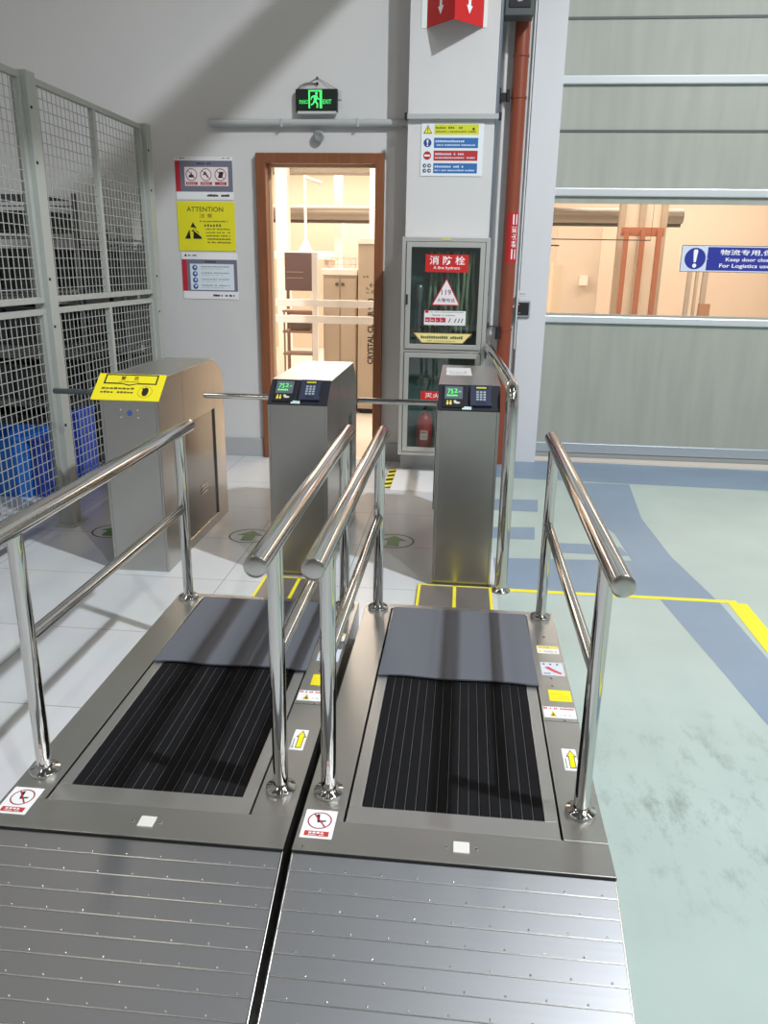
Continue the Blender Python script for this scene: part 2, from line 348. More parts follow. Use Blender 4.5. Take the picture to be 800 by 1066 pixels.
# ================================================================ SHOE CLEANING MACHINES
ZT = .2
def sticker(parent, name, x0, y0, x1, y1, fn, base=WHITE, label=None):
    s = Sheet((x0, y0, ZT), (1, 0, 0), (0, 1, 0), x1 - x0, y1 - y0, base, .0008, .0002); fn(s, x1 - x0, y1 - y0)
    o = s.build(name, parent)
    if label: o['label'] = label
def make_machine():
    root = empty('shoe_cleaning_machine', (.03, 1.47, 0), '', 'shoe cleaner', 'walk-through shoe sole cleaners')
    W = .371; LY = 1.41; ox = .266; oy0 = .108; oy1 = 1.368
    m = M()
    # top plate as a frame round the opening, with folded sides
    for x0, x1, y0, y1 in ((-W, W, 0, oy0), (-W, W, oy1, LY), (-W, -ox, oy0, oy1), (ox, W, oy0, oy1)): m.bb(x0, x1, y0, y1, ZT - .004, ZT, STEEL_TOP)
    m.bb(-W, -W + .004, 0, LY, 0, ZT - .004, STEEL); m.bb(W - .004, W, 0, LY, 0, ZT - .004, STEEL)
    m.bb(-W, W, LY - .004, LY, 0, ZT - .004, STEEL); m.bb(-W, W, 0, .004, 0, ZT - .004, STEEL)
    m.build('platform', root, .0012)
    m = M(); m.bb(-ox + .0, ox, oy0, oy1, .02, .05, BLACK); m.build('inner_base', root)
    m = M(); g = .0055; a = .228; b0 = .172; b1 = 1.34
    for x0, x1, y0, y1 in ((-ox + g, ox - g, oy0 + g * .2, b0), (-ox + g, ox - g, b1, oy1 - g), (-ox + g, -a, b0, b1), (a, ox - g, b0, b1)): m.bb(x0, x1, y0, y1, .05, ZT - .002, pm('inner_frame_steel', (.74, .74, .74), .36, 1))
    m.build('inner_frame', root, .001)
    # bristle bed: black strips with thin metal carriers between
    m = M(); N = 17; step = 2 * a / N
    m.bb(-a, a, b0, b1, .05, ZT - .016, BRUSH)
    for i in range(N):
        x = -a + i * step; m.bb(x + .0025, x + step - .0025, b0, b1, ZT - .016, ZT - .003, BRUSH)
    m.build('brush_bed', root)
    m = M()
    for i in range(1, N):
        x = -a + i * step; m.bb(x - .0005, x + .0005, b0, b1, ZT - .016, ZT - .006, pm('brush_carrier', (.30, .30, .31), .45, .6))
    m.build('brush_carrier', root)
    # ramp of lapped aluminium planks
    EDGE = pm('tread_edge_glint', (.85, .85, .86), .3, 1); th = R(21); ln = .535; m = M(); K = 12; st_ = ln / K  # brighter metal on the plank lips paints in their edge highlights
    T = Matrix.Translation((0, 0, ZT - .008)) @ Matrix.Rotation(th, 4, 'X')
    for i in range(K):
        y1 = -i * st_; y0 = y1 - st_
        vs = [T @ Vector(p) for p in ((-W + .004, y0, .0016), (W - .004, y0, .0016), (W - .004, y0 + .002, .0024), (-W + .004, y0 + .002, .0024), (W - .004, y1, 0), (-W + .004, y1, 0), (-W + .004, y0, 0), (W - .004, y0, 0))]
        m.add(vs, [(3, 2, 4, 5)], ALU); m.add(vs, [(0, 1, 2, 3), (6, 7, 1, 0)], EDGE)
        vs = [T @ Vector(p) for p in ((-W + .004, y0, -.004), (W - .004, y0, -.004), (W - .004, y1, -.004), (-W + .004, y1, -.004))]; m.add(vs, [(0, 1, 2, 3)], ALU)
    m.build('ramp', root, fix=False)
    zt = ZT - .008
    for sx in (-1, 1):
        m = M(); xa, xb = sorted((sx * W, sx * (W - .004)))
        yb = -ln * math.cos(th); m.prism([(0, .0), (0, zt + .001), (yb, .002), (yb, 0)], xa, xb, STEEL)
        m.build('ramp_cheek', root, .001)
    m = M(); RV = pm('rivet', (.8, .8, .8), .2, 1)
    for i in range(K):
        for j in range(9):
            x = -W + .05 + j * .082 + (.03 if i % 2 else 0)
            if x > W - .02: continue
            p = T @ Vector((x, -i * st_ - st_ + .007, .0024)); m.lathe([(.0028, p.z - .003), (.0028, p.z), (.0016, p.z + .0016), (0.0001, p.z + .0018)], p.x, p.y, RV, 8)
    m.build('rivets', root, kind='stuff')
    # handrails
    for sx in (-1, 1):
        x = sx * .319; ya, yb = .212, 1.36; zr = .888
        m = M(); m.tube([(x, .035, zr), (x, 1.475, zr)], .0255, CHROME, 28, dome=.005, capmat=STEEL); rail = m.build('handrail', root, fix=False)
        for y in (ya, yb):
            m = M(); m.cyl((x, y, ZT + .004), (x, y, zr - .018), .0195, CHROME, 26); po = m.build('post', rail, fix=False)
            m = M(); m.lathe([(.039, ZT), (.039, ZT + .010), (.037, ZT + .012), (.027, ZT + .014), (.0235, ZT + .018), (.0200, ZT + .020)], x, y, CHROME); m.build('post_flange', po)
        m = M(); m.tube([(x, ya + .012, .592), (x, yb - .012, .582)], .0165, CHROME, 22); m.build('mid_rail', rail, fix=False)
    # stickers on the right hand strip
    def f1(s, w, h): s.rect(.002, h * .62, w - .002, h - .002, c(232, 214, 90)); s.marks(w * .08, h * .70, w * .5, h * .14, KBLACK, 9); s.poly([(w * .05, h * .1), (w * .22, h * .1), (w * .135, h * .5)], YEL); s.marks(w * .3, h * .12, w * .62, h * .3, c(190, 160, 150), 12)
    sticker(root, 'warning_sticker', .284, 1.062, .360, 1.118, f1)
    def f2(s, w, h):
        for i in range(3): s.rect(w * (.1 + .3 * i), h * .8, w * (.2 + .3 * i), h * .9, c(60, 70, 110))
        s.up(); s.poly([(w * .15, h * .6), (w * .35, h * .66), (w * .6, h * .42), (w * .9, h * .2), (w * .82, h * .1), (w * .55, h * .25), (w * .3, h * .45)], c(206, 80, 86)); s.marks(w * .1, h * .1, w * .3, h * .08, c(90, 90, 120), 5)
    sticker(root, 'instruction_sticker', .286, .905, .362, .995, f2, c(206, 212, 224))
    sticker(root, 'yellow_sticker', .296, .742, .366, .810, lambda s, w, h: (s.marks(w * .1, h * .2, w * .8, h * .07, c(205, 190, 60), 14), s.marks(w * .1, h * .4, w * .8, h * .07, c(205, 190, 60), 14), s.marks(w * .1, h * .6, w * .5, h * .07, c(205, 190, 60), 9)), YEL)
    def f4(s, w, h): s.marks(w * .02, h * .76, w * .96, h * .2, c(190, 40, 40), 15); s.poly([(w * .18, h * .1), (w * .40, h * .1), (w * .29, h * .62)], c(210, 190, 40)); s.up(); s.poly([(w * .25, h * .18), (w * .33, h * .18), (w * .29, h * .42)], KBLACK); s.marks(w * .5, h * .2, w * .42, h * .12, c(180, 180, 180), 8)
    sticker(root, 'caution_sticker', .270, .645, .367, .706, f4)
    def f5(s, w, h):
        s.poly([(w * .38, h * .1), (w * .82, h * .1), (w * .82, h * .62), (w * .98, h * .62), (w * .60, h * .95), (w * .22, h * .62), (w * .38, h * .62)], KBLACK); s.up()
        s.poly([(w * .43, h * .13), (w * .77, h * .13), (w * .77, h * .66), (w * .87, h * .66), (w * .60, h * .90), (w * .33, h * .66), (w * .43, h * .66)], YEL)
        s.marks(w * .08, h * .1, w * .18, h * .04, KBLACK, 2); s.rect(w * .12, h * .15, w * .2, h * .55, c(150, 150, 150))
    sticker(root, 'direction_sticker', .302, .385, .341, .485, f5)
    def f6(s, w, h):
        s.ring(w * .5, h * .62, h * .30, h * .035, c(150, 40, 60)); s.poly([(w * .36, h * .82), (w * .46, h * .86), (w * .50, h * .62), (w * .70, h * .64), (w * .70, h * .59), (w * .44, h * .54)], KBLACK)
        s.up(); s.line(w * .30, h * .83, w * .70, h * .41, h * .04, c(170, 44, 60)); s.rect(w * .12, h * .07, w * .88, h * .24, c(190, 60, 60)); s.up(); s.marks(w * .25, h * .155, w * .5, h * .06, WHITE, 4); s.marks(w * .25, h * .095, w * .5, h * .03, WHITE, 9)
    sticker(root, 'no_step_sticker', -.362, .042, -.284, .142, f6)
    m = M(); m.bb(.004, .042, .034, .070, ZT, ZT + .003, c(222, 222, 216)); m.build('sensor_window', root, .001)
    for x, y in ((-.012, .052), (.058, .052), (.314, .885), (.312, .835), (-.345, .012), (.330, .632), (.318, 1.19)):
        m = M(); m.lathe([(.0045, ZT), (.0045, ZT + .0012), (.003, ZT + .002), (.0001, ZT + .0022)], x, y, CHROME, 12); m.build('screw', root)
    m = M(); m.bb(ox, W, .6245, .626, ZT, ZT + .0004, KBLACK); m.build('joint_line', root)
    m = M(); m.bb(-W, W, -.003, 0, ZT - .006, ZT - .001, STEEL_DK); m.build('edge_strip', root)
    return root
mach = make_machine(); mach.rotation_euler.z = R(-.25)
mach['label'] = 'stainless walk-through shoe cleaner on the right, its ramp nearest the green floor'
m2 = copy_tree(mach); m2.location = (-.732, 1.47, 0); m2.rotation_euler.z = R(.15)
m2['label'] = 'stainless walk-through shoe cleaner on the left, cut off by the photo edge'
# rubber mats lying over the far end of each brush bed
for par, lab in ((mach, 'dark grey rubber mat lying on the right shoe cleaner'), (m2, 'dark grey rubber mat lying on the left shoe cleaner')):
    T = Matrix.Translation(par.location) @ Matrix.Rotation(par.rotation_euler.z, 4, 'Z')
    m = M(); nx, ny = 16, 14; x0, x1, y0, y1 = -.254, .262, .828, 1.366; vs = []
    for k in (0, 1):
        for j in range(ny + 1):
            for i in range(nx + 1):
                u, v = i / nx, j / ny; z = ZT + .001 + .0012 * math.sin(u * 9) ** 2 * (1 - v) + (.007 if k else 0)
                e = .004 * math.sin(u * 11) * (1 - v)
                vs.append(T @ Vector((x0 + (x1 - x0) * u + .012 * (1 - v) * (u - .5), y0 + (y1 - y0) * v + e, z)))
    q = (nx + 1) * (ny + 1); fs = []
    for j in range(ny):
        for i in range(nx):
            a = j * (nx + 1) + i; fs.append((a, a + nx + 1, a + nx + 2, a + 1)); fs.append((q + a, q + a + 1, q + a + nx + 2, q + a + nx + 1))
    def wall(a, b): fs.append((a, b, q + b, q + a))
    for i in range(nx): wall(i, i + 1); wall(ny * (nx + 1) + i + 1, ny * (nx + 1) + i)
    for j in range(ny): wall((j + 1) * (nx + 1), j * (nx + 1)); wall(j * (nx + 1) + nx, (j + 1) * (nx + 1) + nx)
    m.add(vs, fs, RUBBER); tag(m.build('rubber_mat', None, .0015), lab, 'mat', 'rubber mats on the shoe cleaners')

# ================================================================ TURNSTILES
def make_turnstile(arm_len, kind):
    root = empty('turnstile', (0, 0, 0), '', 'turnstile', 'tripod turnstiles in a row')
    H = .968; D = 1.04; W = .1425
    prof = [(0, 0), (D, 0), (D, .87), (D - .16, H), (.12, H), (0, .87)]
    m = M(); m.prism(prof, -W + .012, W - .012, STEEL)
    # side skins framing a recessed service panel
    ya, yb, za, zb = .34, .86, .056, .69
    for sx in (-1, 1):
        xa, xb = sorted((sx * (W - .012), sx * W))
        m.prism([(0, 0), (ya, 0), (ya, H), (.12, H), (0, .87)], xa, xb, STEEL)
        m.prism([(yb, 0), (D, 0), (D, .87), (D - .16, H), (yb, H)], xa, xb, STEEL)
        m.prism([(ya, zb), (yb, zb), (yb, H), (ya, H)], xa, xb, STEEL); m.prism([(ya, 0), (yb, 0), (yb, za), (ya, za)], xa, xb, STEEL)
    m.build('housing', root, .002)
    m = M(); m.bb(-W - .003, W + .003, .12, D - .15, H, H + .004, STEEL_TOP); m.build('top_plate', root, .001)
    for sx in (-1, 1):
        m = M(); xs = sx * (W - .010); xa, xb = sorted((sx * (W - .012), xs)); m.bb(xa, xb, ya + .002, yb - .002, za + .002, zb - .002, STEEL_DK); pn = m.build('side_panel', root)
        m = M()
        for k in range(3): m.bb(*sorted((xs, xs + sx * .004)), .58, .68, .24 + k * .022, .247 + k * .022, STEEL)
        m.build('vent_slot', pn, .001)
    # tripod: hub on the left side, one arm level, two folded down
    m = M(); hy = .33; hz = .848; x = -W
    m.tube([(x, hy, hz), (x - .006, hy, hz), (x - .012, hy, hz)], [.036, .034, .024], STEEL, 24); hub = m.build('hub', root)
    AR = CHROME if kind != 'sign' else pm('arm_grey_steel', srgb(104, 112, 116), .3, .8)
    m = M(); m.tube([(x + .005, hy, hz), (x - arm_len, hy, hz)], .0145, AR, 20, dome=.006); m.build('arm', root, fix=False)
    for dy in (.02, .20):
        m = M(); m.tube([(x - .002, hy, hz - .02), (x - .004, hy + dy, hz - .56)], .0145, CHROME, 18, dome=.006); m.build('arm', root, fix=False)
    # slanted reader face
    U = Vector((1, 0, 0)); V = Vector((0, .12, .098)).normalized(); O = Vector((-W, 0, .87)); L = Vector((0, .12, .098)).length
    if kind == 'reader':
        s = Sheet(O, U, V, 2 * W, L, NAVY, .006); s.build('reader_panel', root)
        O2 = O + s.N * .006
        s = Sheet(O2 + U * .022 + V * .012, U, V, .098, .134, BLACK, .006)
        s.rect(.008, .050, .090, .126, c(92, 104, 112, .3)); s.up()
        s.text('75', .020, .082, .026, .028, em(90, 230, 110, .7)); s.text('2', .050, .088, .016, .024, em(90, 230, 110, .7)); s.marks(.018, .066, .05, .010, em(90, 230, 110, .7), 6); s.marks(.070, .090, .014, .01, c(170, 180, 180), 2)
        s.rect(.010, .010, .088, .044, KBLACK); s.up()
        for fx in (.022, .036): s.disc(fx, .022, .0055, c(225, 205, 90), 12, .010); s.disc(fx, .036, .004, c(225, 205, 90), 10)
        s.disc(.066, .026, .014, c(200, 200, 190), 14, .006); s.disc(.056, .034, .007, c(200, 200, 190), 12); s.build('display', root)
        s = Sheet(O2 + U * .148 + V * .020, U, V, .098, .124, c(52, 56, 78, .35), .014)
        s.rect(.018, .098, .080, .116, KBLACK); s.up(); s.rect(.026, .102, .072, .111, c(188, 190, 60)); s.rect(-.003, .02, .003, .10, KBLACK); s.rect(.094, .02, .100, .10, KBLACK)
        for i in range(3):
            for j in range(4): s.rect(.027 + i * .016, .030 + j * .015, .038 + i * .016, .040 + j * .015, c(150, 164, 176) if root else 0)
        s.rect(.03, .012, .07, .018, KBLACK); s.build('keypad', root)
        s = Sheet(O2 + U * .112 + V * .003, U, V, .042, .016, c(226, 236, 236), .003); s.rect(.004, .004, .038, .012, c(170, 205, 205)); s.build('small_label', root)
    return root
SIGNLEN = .165
t2 = make_turnstile(.41, 'reader'); t2.location = (-.752, 3.58, 0); t2['label'] = 'middle turnstile, steel post with reader panel, standing before the doorway'
t3 = copy_tree(t2); t3.location = (.048, 3.57, 0); t3['label'] = 'right turnstile, steel post with reader panel, next to the curved guard rail'
t1 = make_turnstile(.40, 'sign'); t1.location = (-1.562, 3.56, 0); t1['label'] = 'left turnstile by the mesh fence, its top carrying a yellow warning sign'
# loose yellow board on the left turnstile
V = Vector((0, .12, .098)).normalized(); Nn = Vector((1, 0, 0)).cross(V)
O = Vector((-1.748, 3.558, .866)) + Nn * .0015
s = Sheet(O, (1, 0, 0), V, .335, .168, c(240, 226, 30), .004)
s.rect(.035, .158, .30, .165, KBLACK); s.poly([(.035, .165), (.043, .165), (.043, .102), (.035, .102)], KBLACK); s.poly([(.292, .165), (.300, .165), (.300, .102), (.292, .102)], KBLACK)
s.poly([(.035, .102), (.13, .102), (.165, .092), (.20, .102), (.30, .102), (.30, .110), (.21, .110), (.165, .099), (.12, .110), (.035, .110)], KBLACK)
s.text('警', .115, .128, .024, .026, KBLACK, .01); s.text('告', .180, .128, .024, .026, KBLACK, .01); s.text('WARNING', .11, .113, .10, .009, KBLACK)
s.up(); s.marks(.035, .068, .165, .012, c(96, 84, 40), 8, .8); s.marks(.035, .044, .165, .012, c(96, 84, 40), 10, .8)
s.ring(.255, .055, .036, .002, c(150, 140, 40)); s.up(); s.disc(.256, .056, .016, KBLACK, 18, .027); s.poly([(.244, .065), (.236, .075), (.242, .08), (.252, .07)], KBLACK)
tag(s.build('warning_sign'), 'yellow sloping warning board lying on the left turnstile', 'sign')
def front_mark(name, x, z, rx, rz, mat):
    s = Sheet((x, -.0003, .78 + z), (1, 0, 0), (0, 0, 1), .1, .05, None, .0008); s.disc(0, 0, rx, mat, 16, rz); s.build(name, t1)
front_mark('badge', 0, .028, .012, .014, c(70, 90, 170))
for x, z in ((-.042, .008), (.042, .008), (-.042, .044), (.042, .044)): front_mark('rivet', x, z, .003, .003, c(225, 225, 215))
# papers on the right turnstile
s = Sheet((-.068, 4.02, .973), (1, .02, 0), (-.02, 1, 0), .13, .30, c(212, 212, 214), .0015)
s.ring(.03, .12, .014, .003, c(90, 90, 96)); s.ring(.065, .12, .014, .003, c(90, 90, 96)); s.marks(.02, .05, .09, .02, c(130, 130, 136), 6); s.poly([(.085, .12), (.11, .12), (.10, .15)], c(100, 100, 106))
tag(s.build('printed_paper'), 'printed white paper lying on the right turnstile top', 'paper')

# curved guard rail from the right turnstile to the hydrant cabinet
pts = [(.243, 3.548, .012), (.241, 3.548, .90)]
for k in range(1, 9):
    a = R(k * 90 / 8); pts.append((.240, 3.548 + .085 * (1 - math.cos(a)), .90 + .082 * math.sin(a)))
pts += [(.225, 4.2, .980), (.200, 5.2, .968), (.188, 5.72, .962)]
g = M(); g.tube(pts, .030, CHROME, 28, dome=.004); g = g.build('guard_rail', None, fix=False); tag(g, 'thick curved chrome guard rail beside the right turnstile running back to the cabinet', 'guard rail')
m = M(); m.lathe([(.048, 0), (.048, .006), (.044, .010), (.034, .014), (.030, .024)], .243, 3.548, CHROME); m.build('floor_flange', g)
m = M(); m.bb(.172, .182, 5.66, 5.78, .88, .99, STEEL_DK); m.build('wall_plate', g, .002)

# ================================================================ HYDRANT CABINET
hc = empty('fire_hydrant_cabinet', (-.135, 5.88, 0), 'tall grey fire hydrant cabinet with two glass doors on the white pillar', 'hydrant cabinet')
def L(m, name, parent=hc, bevel=0, off=(.135, -5.88, 0), **k):
    m.v = [(a + off[0], b + off[1], d + off[2]) for a, b, d in m.v]; return m.build(name, parent, bevel, **k)
X0, X1, CY0, CY1 = -.437, .170, 5.70, 5.878
TEAL = pm('cabinet_inside', srgb(60, 92, 90), .5)
m = M(); m.bb(X0, X1, CY1 - .01, CY1, .15, 1.692, TEAL); m.bb(X0, X0 + .012, CY0 + .02, CY1 - .01, .15, 1.692, ALU2); m.bb(X1 - .012, X1, CY0 + .02, CY1 - .01, .15, 1.692, ALU2)
m.bb(X0, X1, CY0 + .02, CY1 - .01, 1.68, 1.692, ALU2); m.bb(X0, X1, CY0 + .02, CY1 - .01, .15, .162, ALU2); m.bb(X0 + .012, X1 - .012, CY0 + .02, CY1 - .01, .905, .935, TEAL)
L(m, 'cabinet_body', bevel=.001)
m = M()
for x0, x1, z0, z1 in ((X0, X0 + .028, .15, 1.692), (X1 - .028, X1, .15, 1.692), (X0 + .028, X1 - .028, 1.664, 1.692), (X0 + .028, X1 - .028, .15, .175), (X0 + .028, X1 - .028, .912, .930)): m.bb(x0, x1, CY0, CY0 + .02, z0, z1, ALU2)
L(m, 'cabinet_frame', bevel=.002)
for z0, z1 in ((.935, 1.660), (.180, .907)):
    m = M(); a, b = X0 + .032, X1 - .032; t = .034; y0 = CY0 - .012
    m.bb(a, a + t, y0, CY0 + .008, z0, z1, ALU2); m.bb(b - t, b, y0, CY0 + .008, z0, z1, ALU2); m.bb(a + t, b - t, y0, CY0 + .008, z1 - t, z1, ALU2); m.bb(a + t, b - t, y0, CY0 + .008, z0, z0 + t, ALU2)
    dr = L(m, 'cabinet_door', bevel=.002)
    m = M(); m.bb(a + t, b - t, CY0 - .004, CY0, z0 + t, z1 - t, GLASS); L(m, 'glass_pane', dr)
    if z0 > .5: m = M(); m.bb(a + .004, a + .016, y0 - .010, y0, 1.24, 1.31, BLACK); L(m, 'handle', dr, .002)
m = M(); m.bb(-.17, -.10, CY0 - .003, CY0, 1.672, 1.688, c(200, 190, 120)); L(m, 'cabinet_label')
def cab_sheet(x, z, w_, h, base): return Sheet((x, 5.6945, z), (1, 0, 0), (0, 0, 1), w_, h, base, .0008, .0003)
s = cab_sheet(-.272, 1.462, .298, .118, RED); s.text('消 防 栓', .028, .050, .245, .058, WHITE, .012); s.text('A fire hydrant', .055, .014, .185, .026, WHITE, .012); L(s, 'hydrant_sign')
s = cab_sheet(-.222, 1.238, .203, .186, None); s.poly([(0, 0), (.203, 0), (.1015, .186)], RED); s.up(); s.poly([(.012, .007), (.191, .007), (.1015, .172)], c(232, 226, 232)); s.up(); s.text('119', .068, .072, .068, .036, c(120, 70, 90), .01); s.text('火警电话', .040, .024, .124, .026, c(110, 70, 84), .01); L(s, 'emergency_sign')
s = cab_sheet(-.270, 1.103, .293, .099, c(232, 230, 232)); s.rect(.005, .083, .03, .104, RED); s.marks(.04, .087, .24, .005, c(120, 110, 110), 30); s.marks(.06, .064, .16, .009, c(140, 130, 130), 14)
for i in range(4): s.rect(.008 + i * .037, .020, .008 + i * .037 + .033, .052, c(188, 40, 62)); s.up(); s.marks(.014 + i * .037, .030, .018, .008, WHITE, 2)
for x in (.175, .215, .24, .262): s.line(x, .02, x + .012, .048, .006, KBLACK)
L(s, 'red_print_sticker')
s = cab_sheet(-.345, .978, .42, .07, None); s.poly([(.06, 0), (.355, 0), (.42, .07), (0, .07)], c(190, 130, 90)); s.up(); s.poly([(.064, .004), (.352, .004), (.410, .066), (.010, .066)], c(232, 224, 150)); s.up(); s.marks(.055, .030, .30, .022, c(96, 96, 60), 20, .8); s.marks(.10, .012, .2, .006, c(120, 120, 80), 26); L(s, 'yellow_banner')
s = cab_sheet(-.278, .566, .155, .068, RED); s.text('灭火', .03, .018, .11, .036, WHITE, .012); L(s, 'extinguisher_sign')
# hose hanging in the upper compartment
HOSE = pm('hose_canvas', srgb(132, 148, 118), .8, noise=(30, .25, (3, 3, .4)))
m = M()
for i in range(9):
    x = -.235 + i * .038; pts = [(x + .008 * math.sin(k * .9 + i * 2), 5.80 + .010 * math.cos(k + i), 1.60 - k * .074) for k in range(9)]; m.tube(pts, .0135 if i % 2 else .0105, HOSE, 10)
tag(m.build('fire_hose'), 'pale canvas fire hose hanging in folds behind the upper cabinet glass', 'hose')
m = M(); m.lathe([(.0001, 1.02), (.02, 1.02), (.022, 1.08), (.014, 1.30), (.018, 1.34), (.026, 1.36), (.028, 1.44), (.022, 1.46), (.0001, 1.46)], -.31, 5.79, pm('nozzle_alloy', srgb(150, 152, 156), .35, .8)); m.v = [(a, b, d - .082) for a, b, d in m.v]
tag(m.build('hose_nozzle'), 'grey metal hose nozzle standing left of the hose in the upper cabinet', 'nozzle')
def extinguisher(x, z, lab):
    r = empty('fire_extinguisher', (x, 5.79, z), lab, 'fire extinguisher', 'extinguishers in the lower cabinet')
    EXR = pm('extinguisher_red', srgb(170, 34, 36), .3)
    m = M(); m.lathe([(.0001, 0), (.054, 0), (.058, .008), (.058, .235), (.052, .262), (.034, .285), (.018, .297), (.015, .31), (.0001, .31)], 0, 0, EXR); cy = m.build('cylinder', r)
    s = Sheet((-.028, -.0595, .10), (1, 0, 0), (0, 0, 1), .056, .07, c(206, 180, 176), .001); s.marks(.006, .05, .044, .012, c(150, 40, 40), 4); s.marks(.006, .02, .044, .006, KBLACK, 8); s.build('extinguisher_label', cy)
    m = M(); m.bb(-.012, .012, -.012, .012, .305, .33, pm('valve_brass', srgb(140, 130, 110), .35, .8)); m.bb(-.010, .010, -.07, .014, .33, .338, BLACK); m.bb(-.008, .008, -.06, -.01, .318, .322, BLACK); m.build('valve_handle', r, .002)
    m = M(); m.tube([(.014, 0, .315), (.045, -.01, .32), (.064, -.01, .27), (.066, -.01, .12)], .007, BLACK, 12); m.build('hose', r)
extinguisher(-.248, .1625, 'red fire extinguisher standing in the lower cabinet, left')
extinguisher(-.02, .1625, 'red fire extinguisher in the lower cabinet, mostly hidden behind the right turnstile')

# ================================================================ WALL SIGNS AND FITTINGS
DG = c(112, 112, 130)
def prohibition(s, x, y, r, kind):
    s.disc(x, y, r, c(238, 228, 230)); s.up(); s.ring(x, y, r, r * .12, c(120, 40, 50))
    if kind == 0: s.poly([(x - r * .55, y - r * .45), (x + r * .55, y - r * .45), (x + r * .3, y), (x + r * .1, y + .0), (x, y + r * .6), (x - r * .15, y), (x - r * .35, y)], KBLACK)
    elif kind == 1: s.poly([(x - r * .6, y - r * .1), (x - r * .1, y + r * .6), (x + r * .05, y + r * .3), (x + r * .5, y - r * .4), (x + r * .3, y - r * .5), (x - r * .1, y)], KBLACK)
    else: s.poly([(x - r * .45, y - r * .5), (x + r * .3, y - r * .5), (x + r * .6, y + r * .45), (x - r * .2, y + r * .5), (x - r * .3, y)], KBLACK)
    s.up(); s.line(x - r * .65, y + r * .65, x + r * .65, y - r * .65, r * .1, c(130, 44, 54)); s.up(-2)
YW = 6.0995
s = wall_sheet(-2.168, 1.947, .434, .292, YW, c(232, 232, 236)); s.marks(.01, .280, .07, .008, KBLACK, 6); s.line(.08, .281, .37, .281, .002, c(150, 150, 150)); s.marks(.36, .280, .06, .008, KBLACK, 6)
s.rect(0, .055, .434, .268, DG); s.up(); s.rect(0, .055, .035, .268, c(184, 40, 56)); s.marks(.15, .242, .14, .014, c(50, 50, 70), 9); s.rect(.07, .095, .40, .225, c(232, 220, 224)); s.up()
for i in range(3): prohibition(s, .122 + i * .110, .172, .043, i); s.rect(.078 + i * .110, .102, .166 + i * .110, .122, c(170, 50, 56)); s.up(); s.marks(.088 + i * .110, .108, .065, .008, c(230, 200, 200), 5); s.up(-1)
s.marks(.235, .022, .17, .016, KBLACK, 16, .85)
tag(s.build('prohibition_sign'), 'grey wall sign with three crossed-out circles, topmost of the three left of the door', 'sign', 'signs left of the doorway')
s = wall_sheet(-2.172, 1.585, .442, .348, YW, c(226, 218, 36)); s.text('ATTENTION', .075, .278, .28, .034, c(50, 48, 30), .006); s.text('注 意', .17, .236, .10, .028, c(60, 56, 30)); s.marks(.17, .205, .22, .012, c(130, 120, 50), 26); s.marks(.205, .172, .16, .020, c(110, 100, 50), 7, .6)
s.poly([(.05, .085), (.185, .085), (.118, .205)], KBLACK); s.up(); s.poly([(.082, .155), (.098, .137), (.12, .155), (.155, .137), (.16, .15), (.125, .165), (.09, .168)], c(226, 218, 36)); s.poly([(.095, .085), (.115, .085), (.118, .135), (.09, .142)], c(226, 218, 36)); s.line(.12, .15, .185, .10, .008, c(226, 218, 36)); s.up(-1)
for k in range(5): s.marks(.215, .055 + k * .024, .19, .010 if k > 1 else .013, c(96, 90, 40), 18)
tag(s.build('attention_sign'), 'yellow ATTENTION sign with a static hand triangle, left of the door', 'sign', 'signs left of the doorway')
s = wall_sheet(-2.158, 1.232, .432, .338, YW, c(232, 232, 236)); s.poly([(.02, .312), (.045, .312), (.0325, .332)], KBLACK); s.marks(.052, .313, .08, .013, c(60, 60, 66), 7)
s.rect(0, .057, .432, .290, DG); s.up(); s.rect(0, .057, .038, .290, c(184, 40, 56)); s.marks(.17, .268, .10, .013, c(40, 40, 60), 8); s.rect(.062, .066, .405, .258, c(216, 226, 236)); s.up()
for k in range(4):
    y = .092 + k * .046; s.disc(.10, y, .020, c(48, 84, 158)); s.up(); s.disc(.103, y + .003, .009, c(200, 214, 232)); s.up(-1); s.marks(.15, y + .004, .22, .009, c(130, 136, 150), 20); s.marks(.15, y - .010, .17, .005, c(165, 170, 180), 24)
s.marks(.235, .02, .17, .016, KBLACK, 16, .85)
tag(s.build('ppe_sign'), 'grey wall sign with four blue round icons, lowest of the three left of the door', 'sign', 'signs left of the doorway')
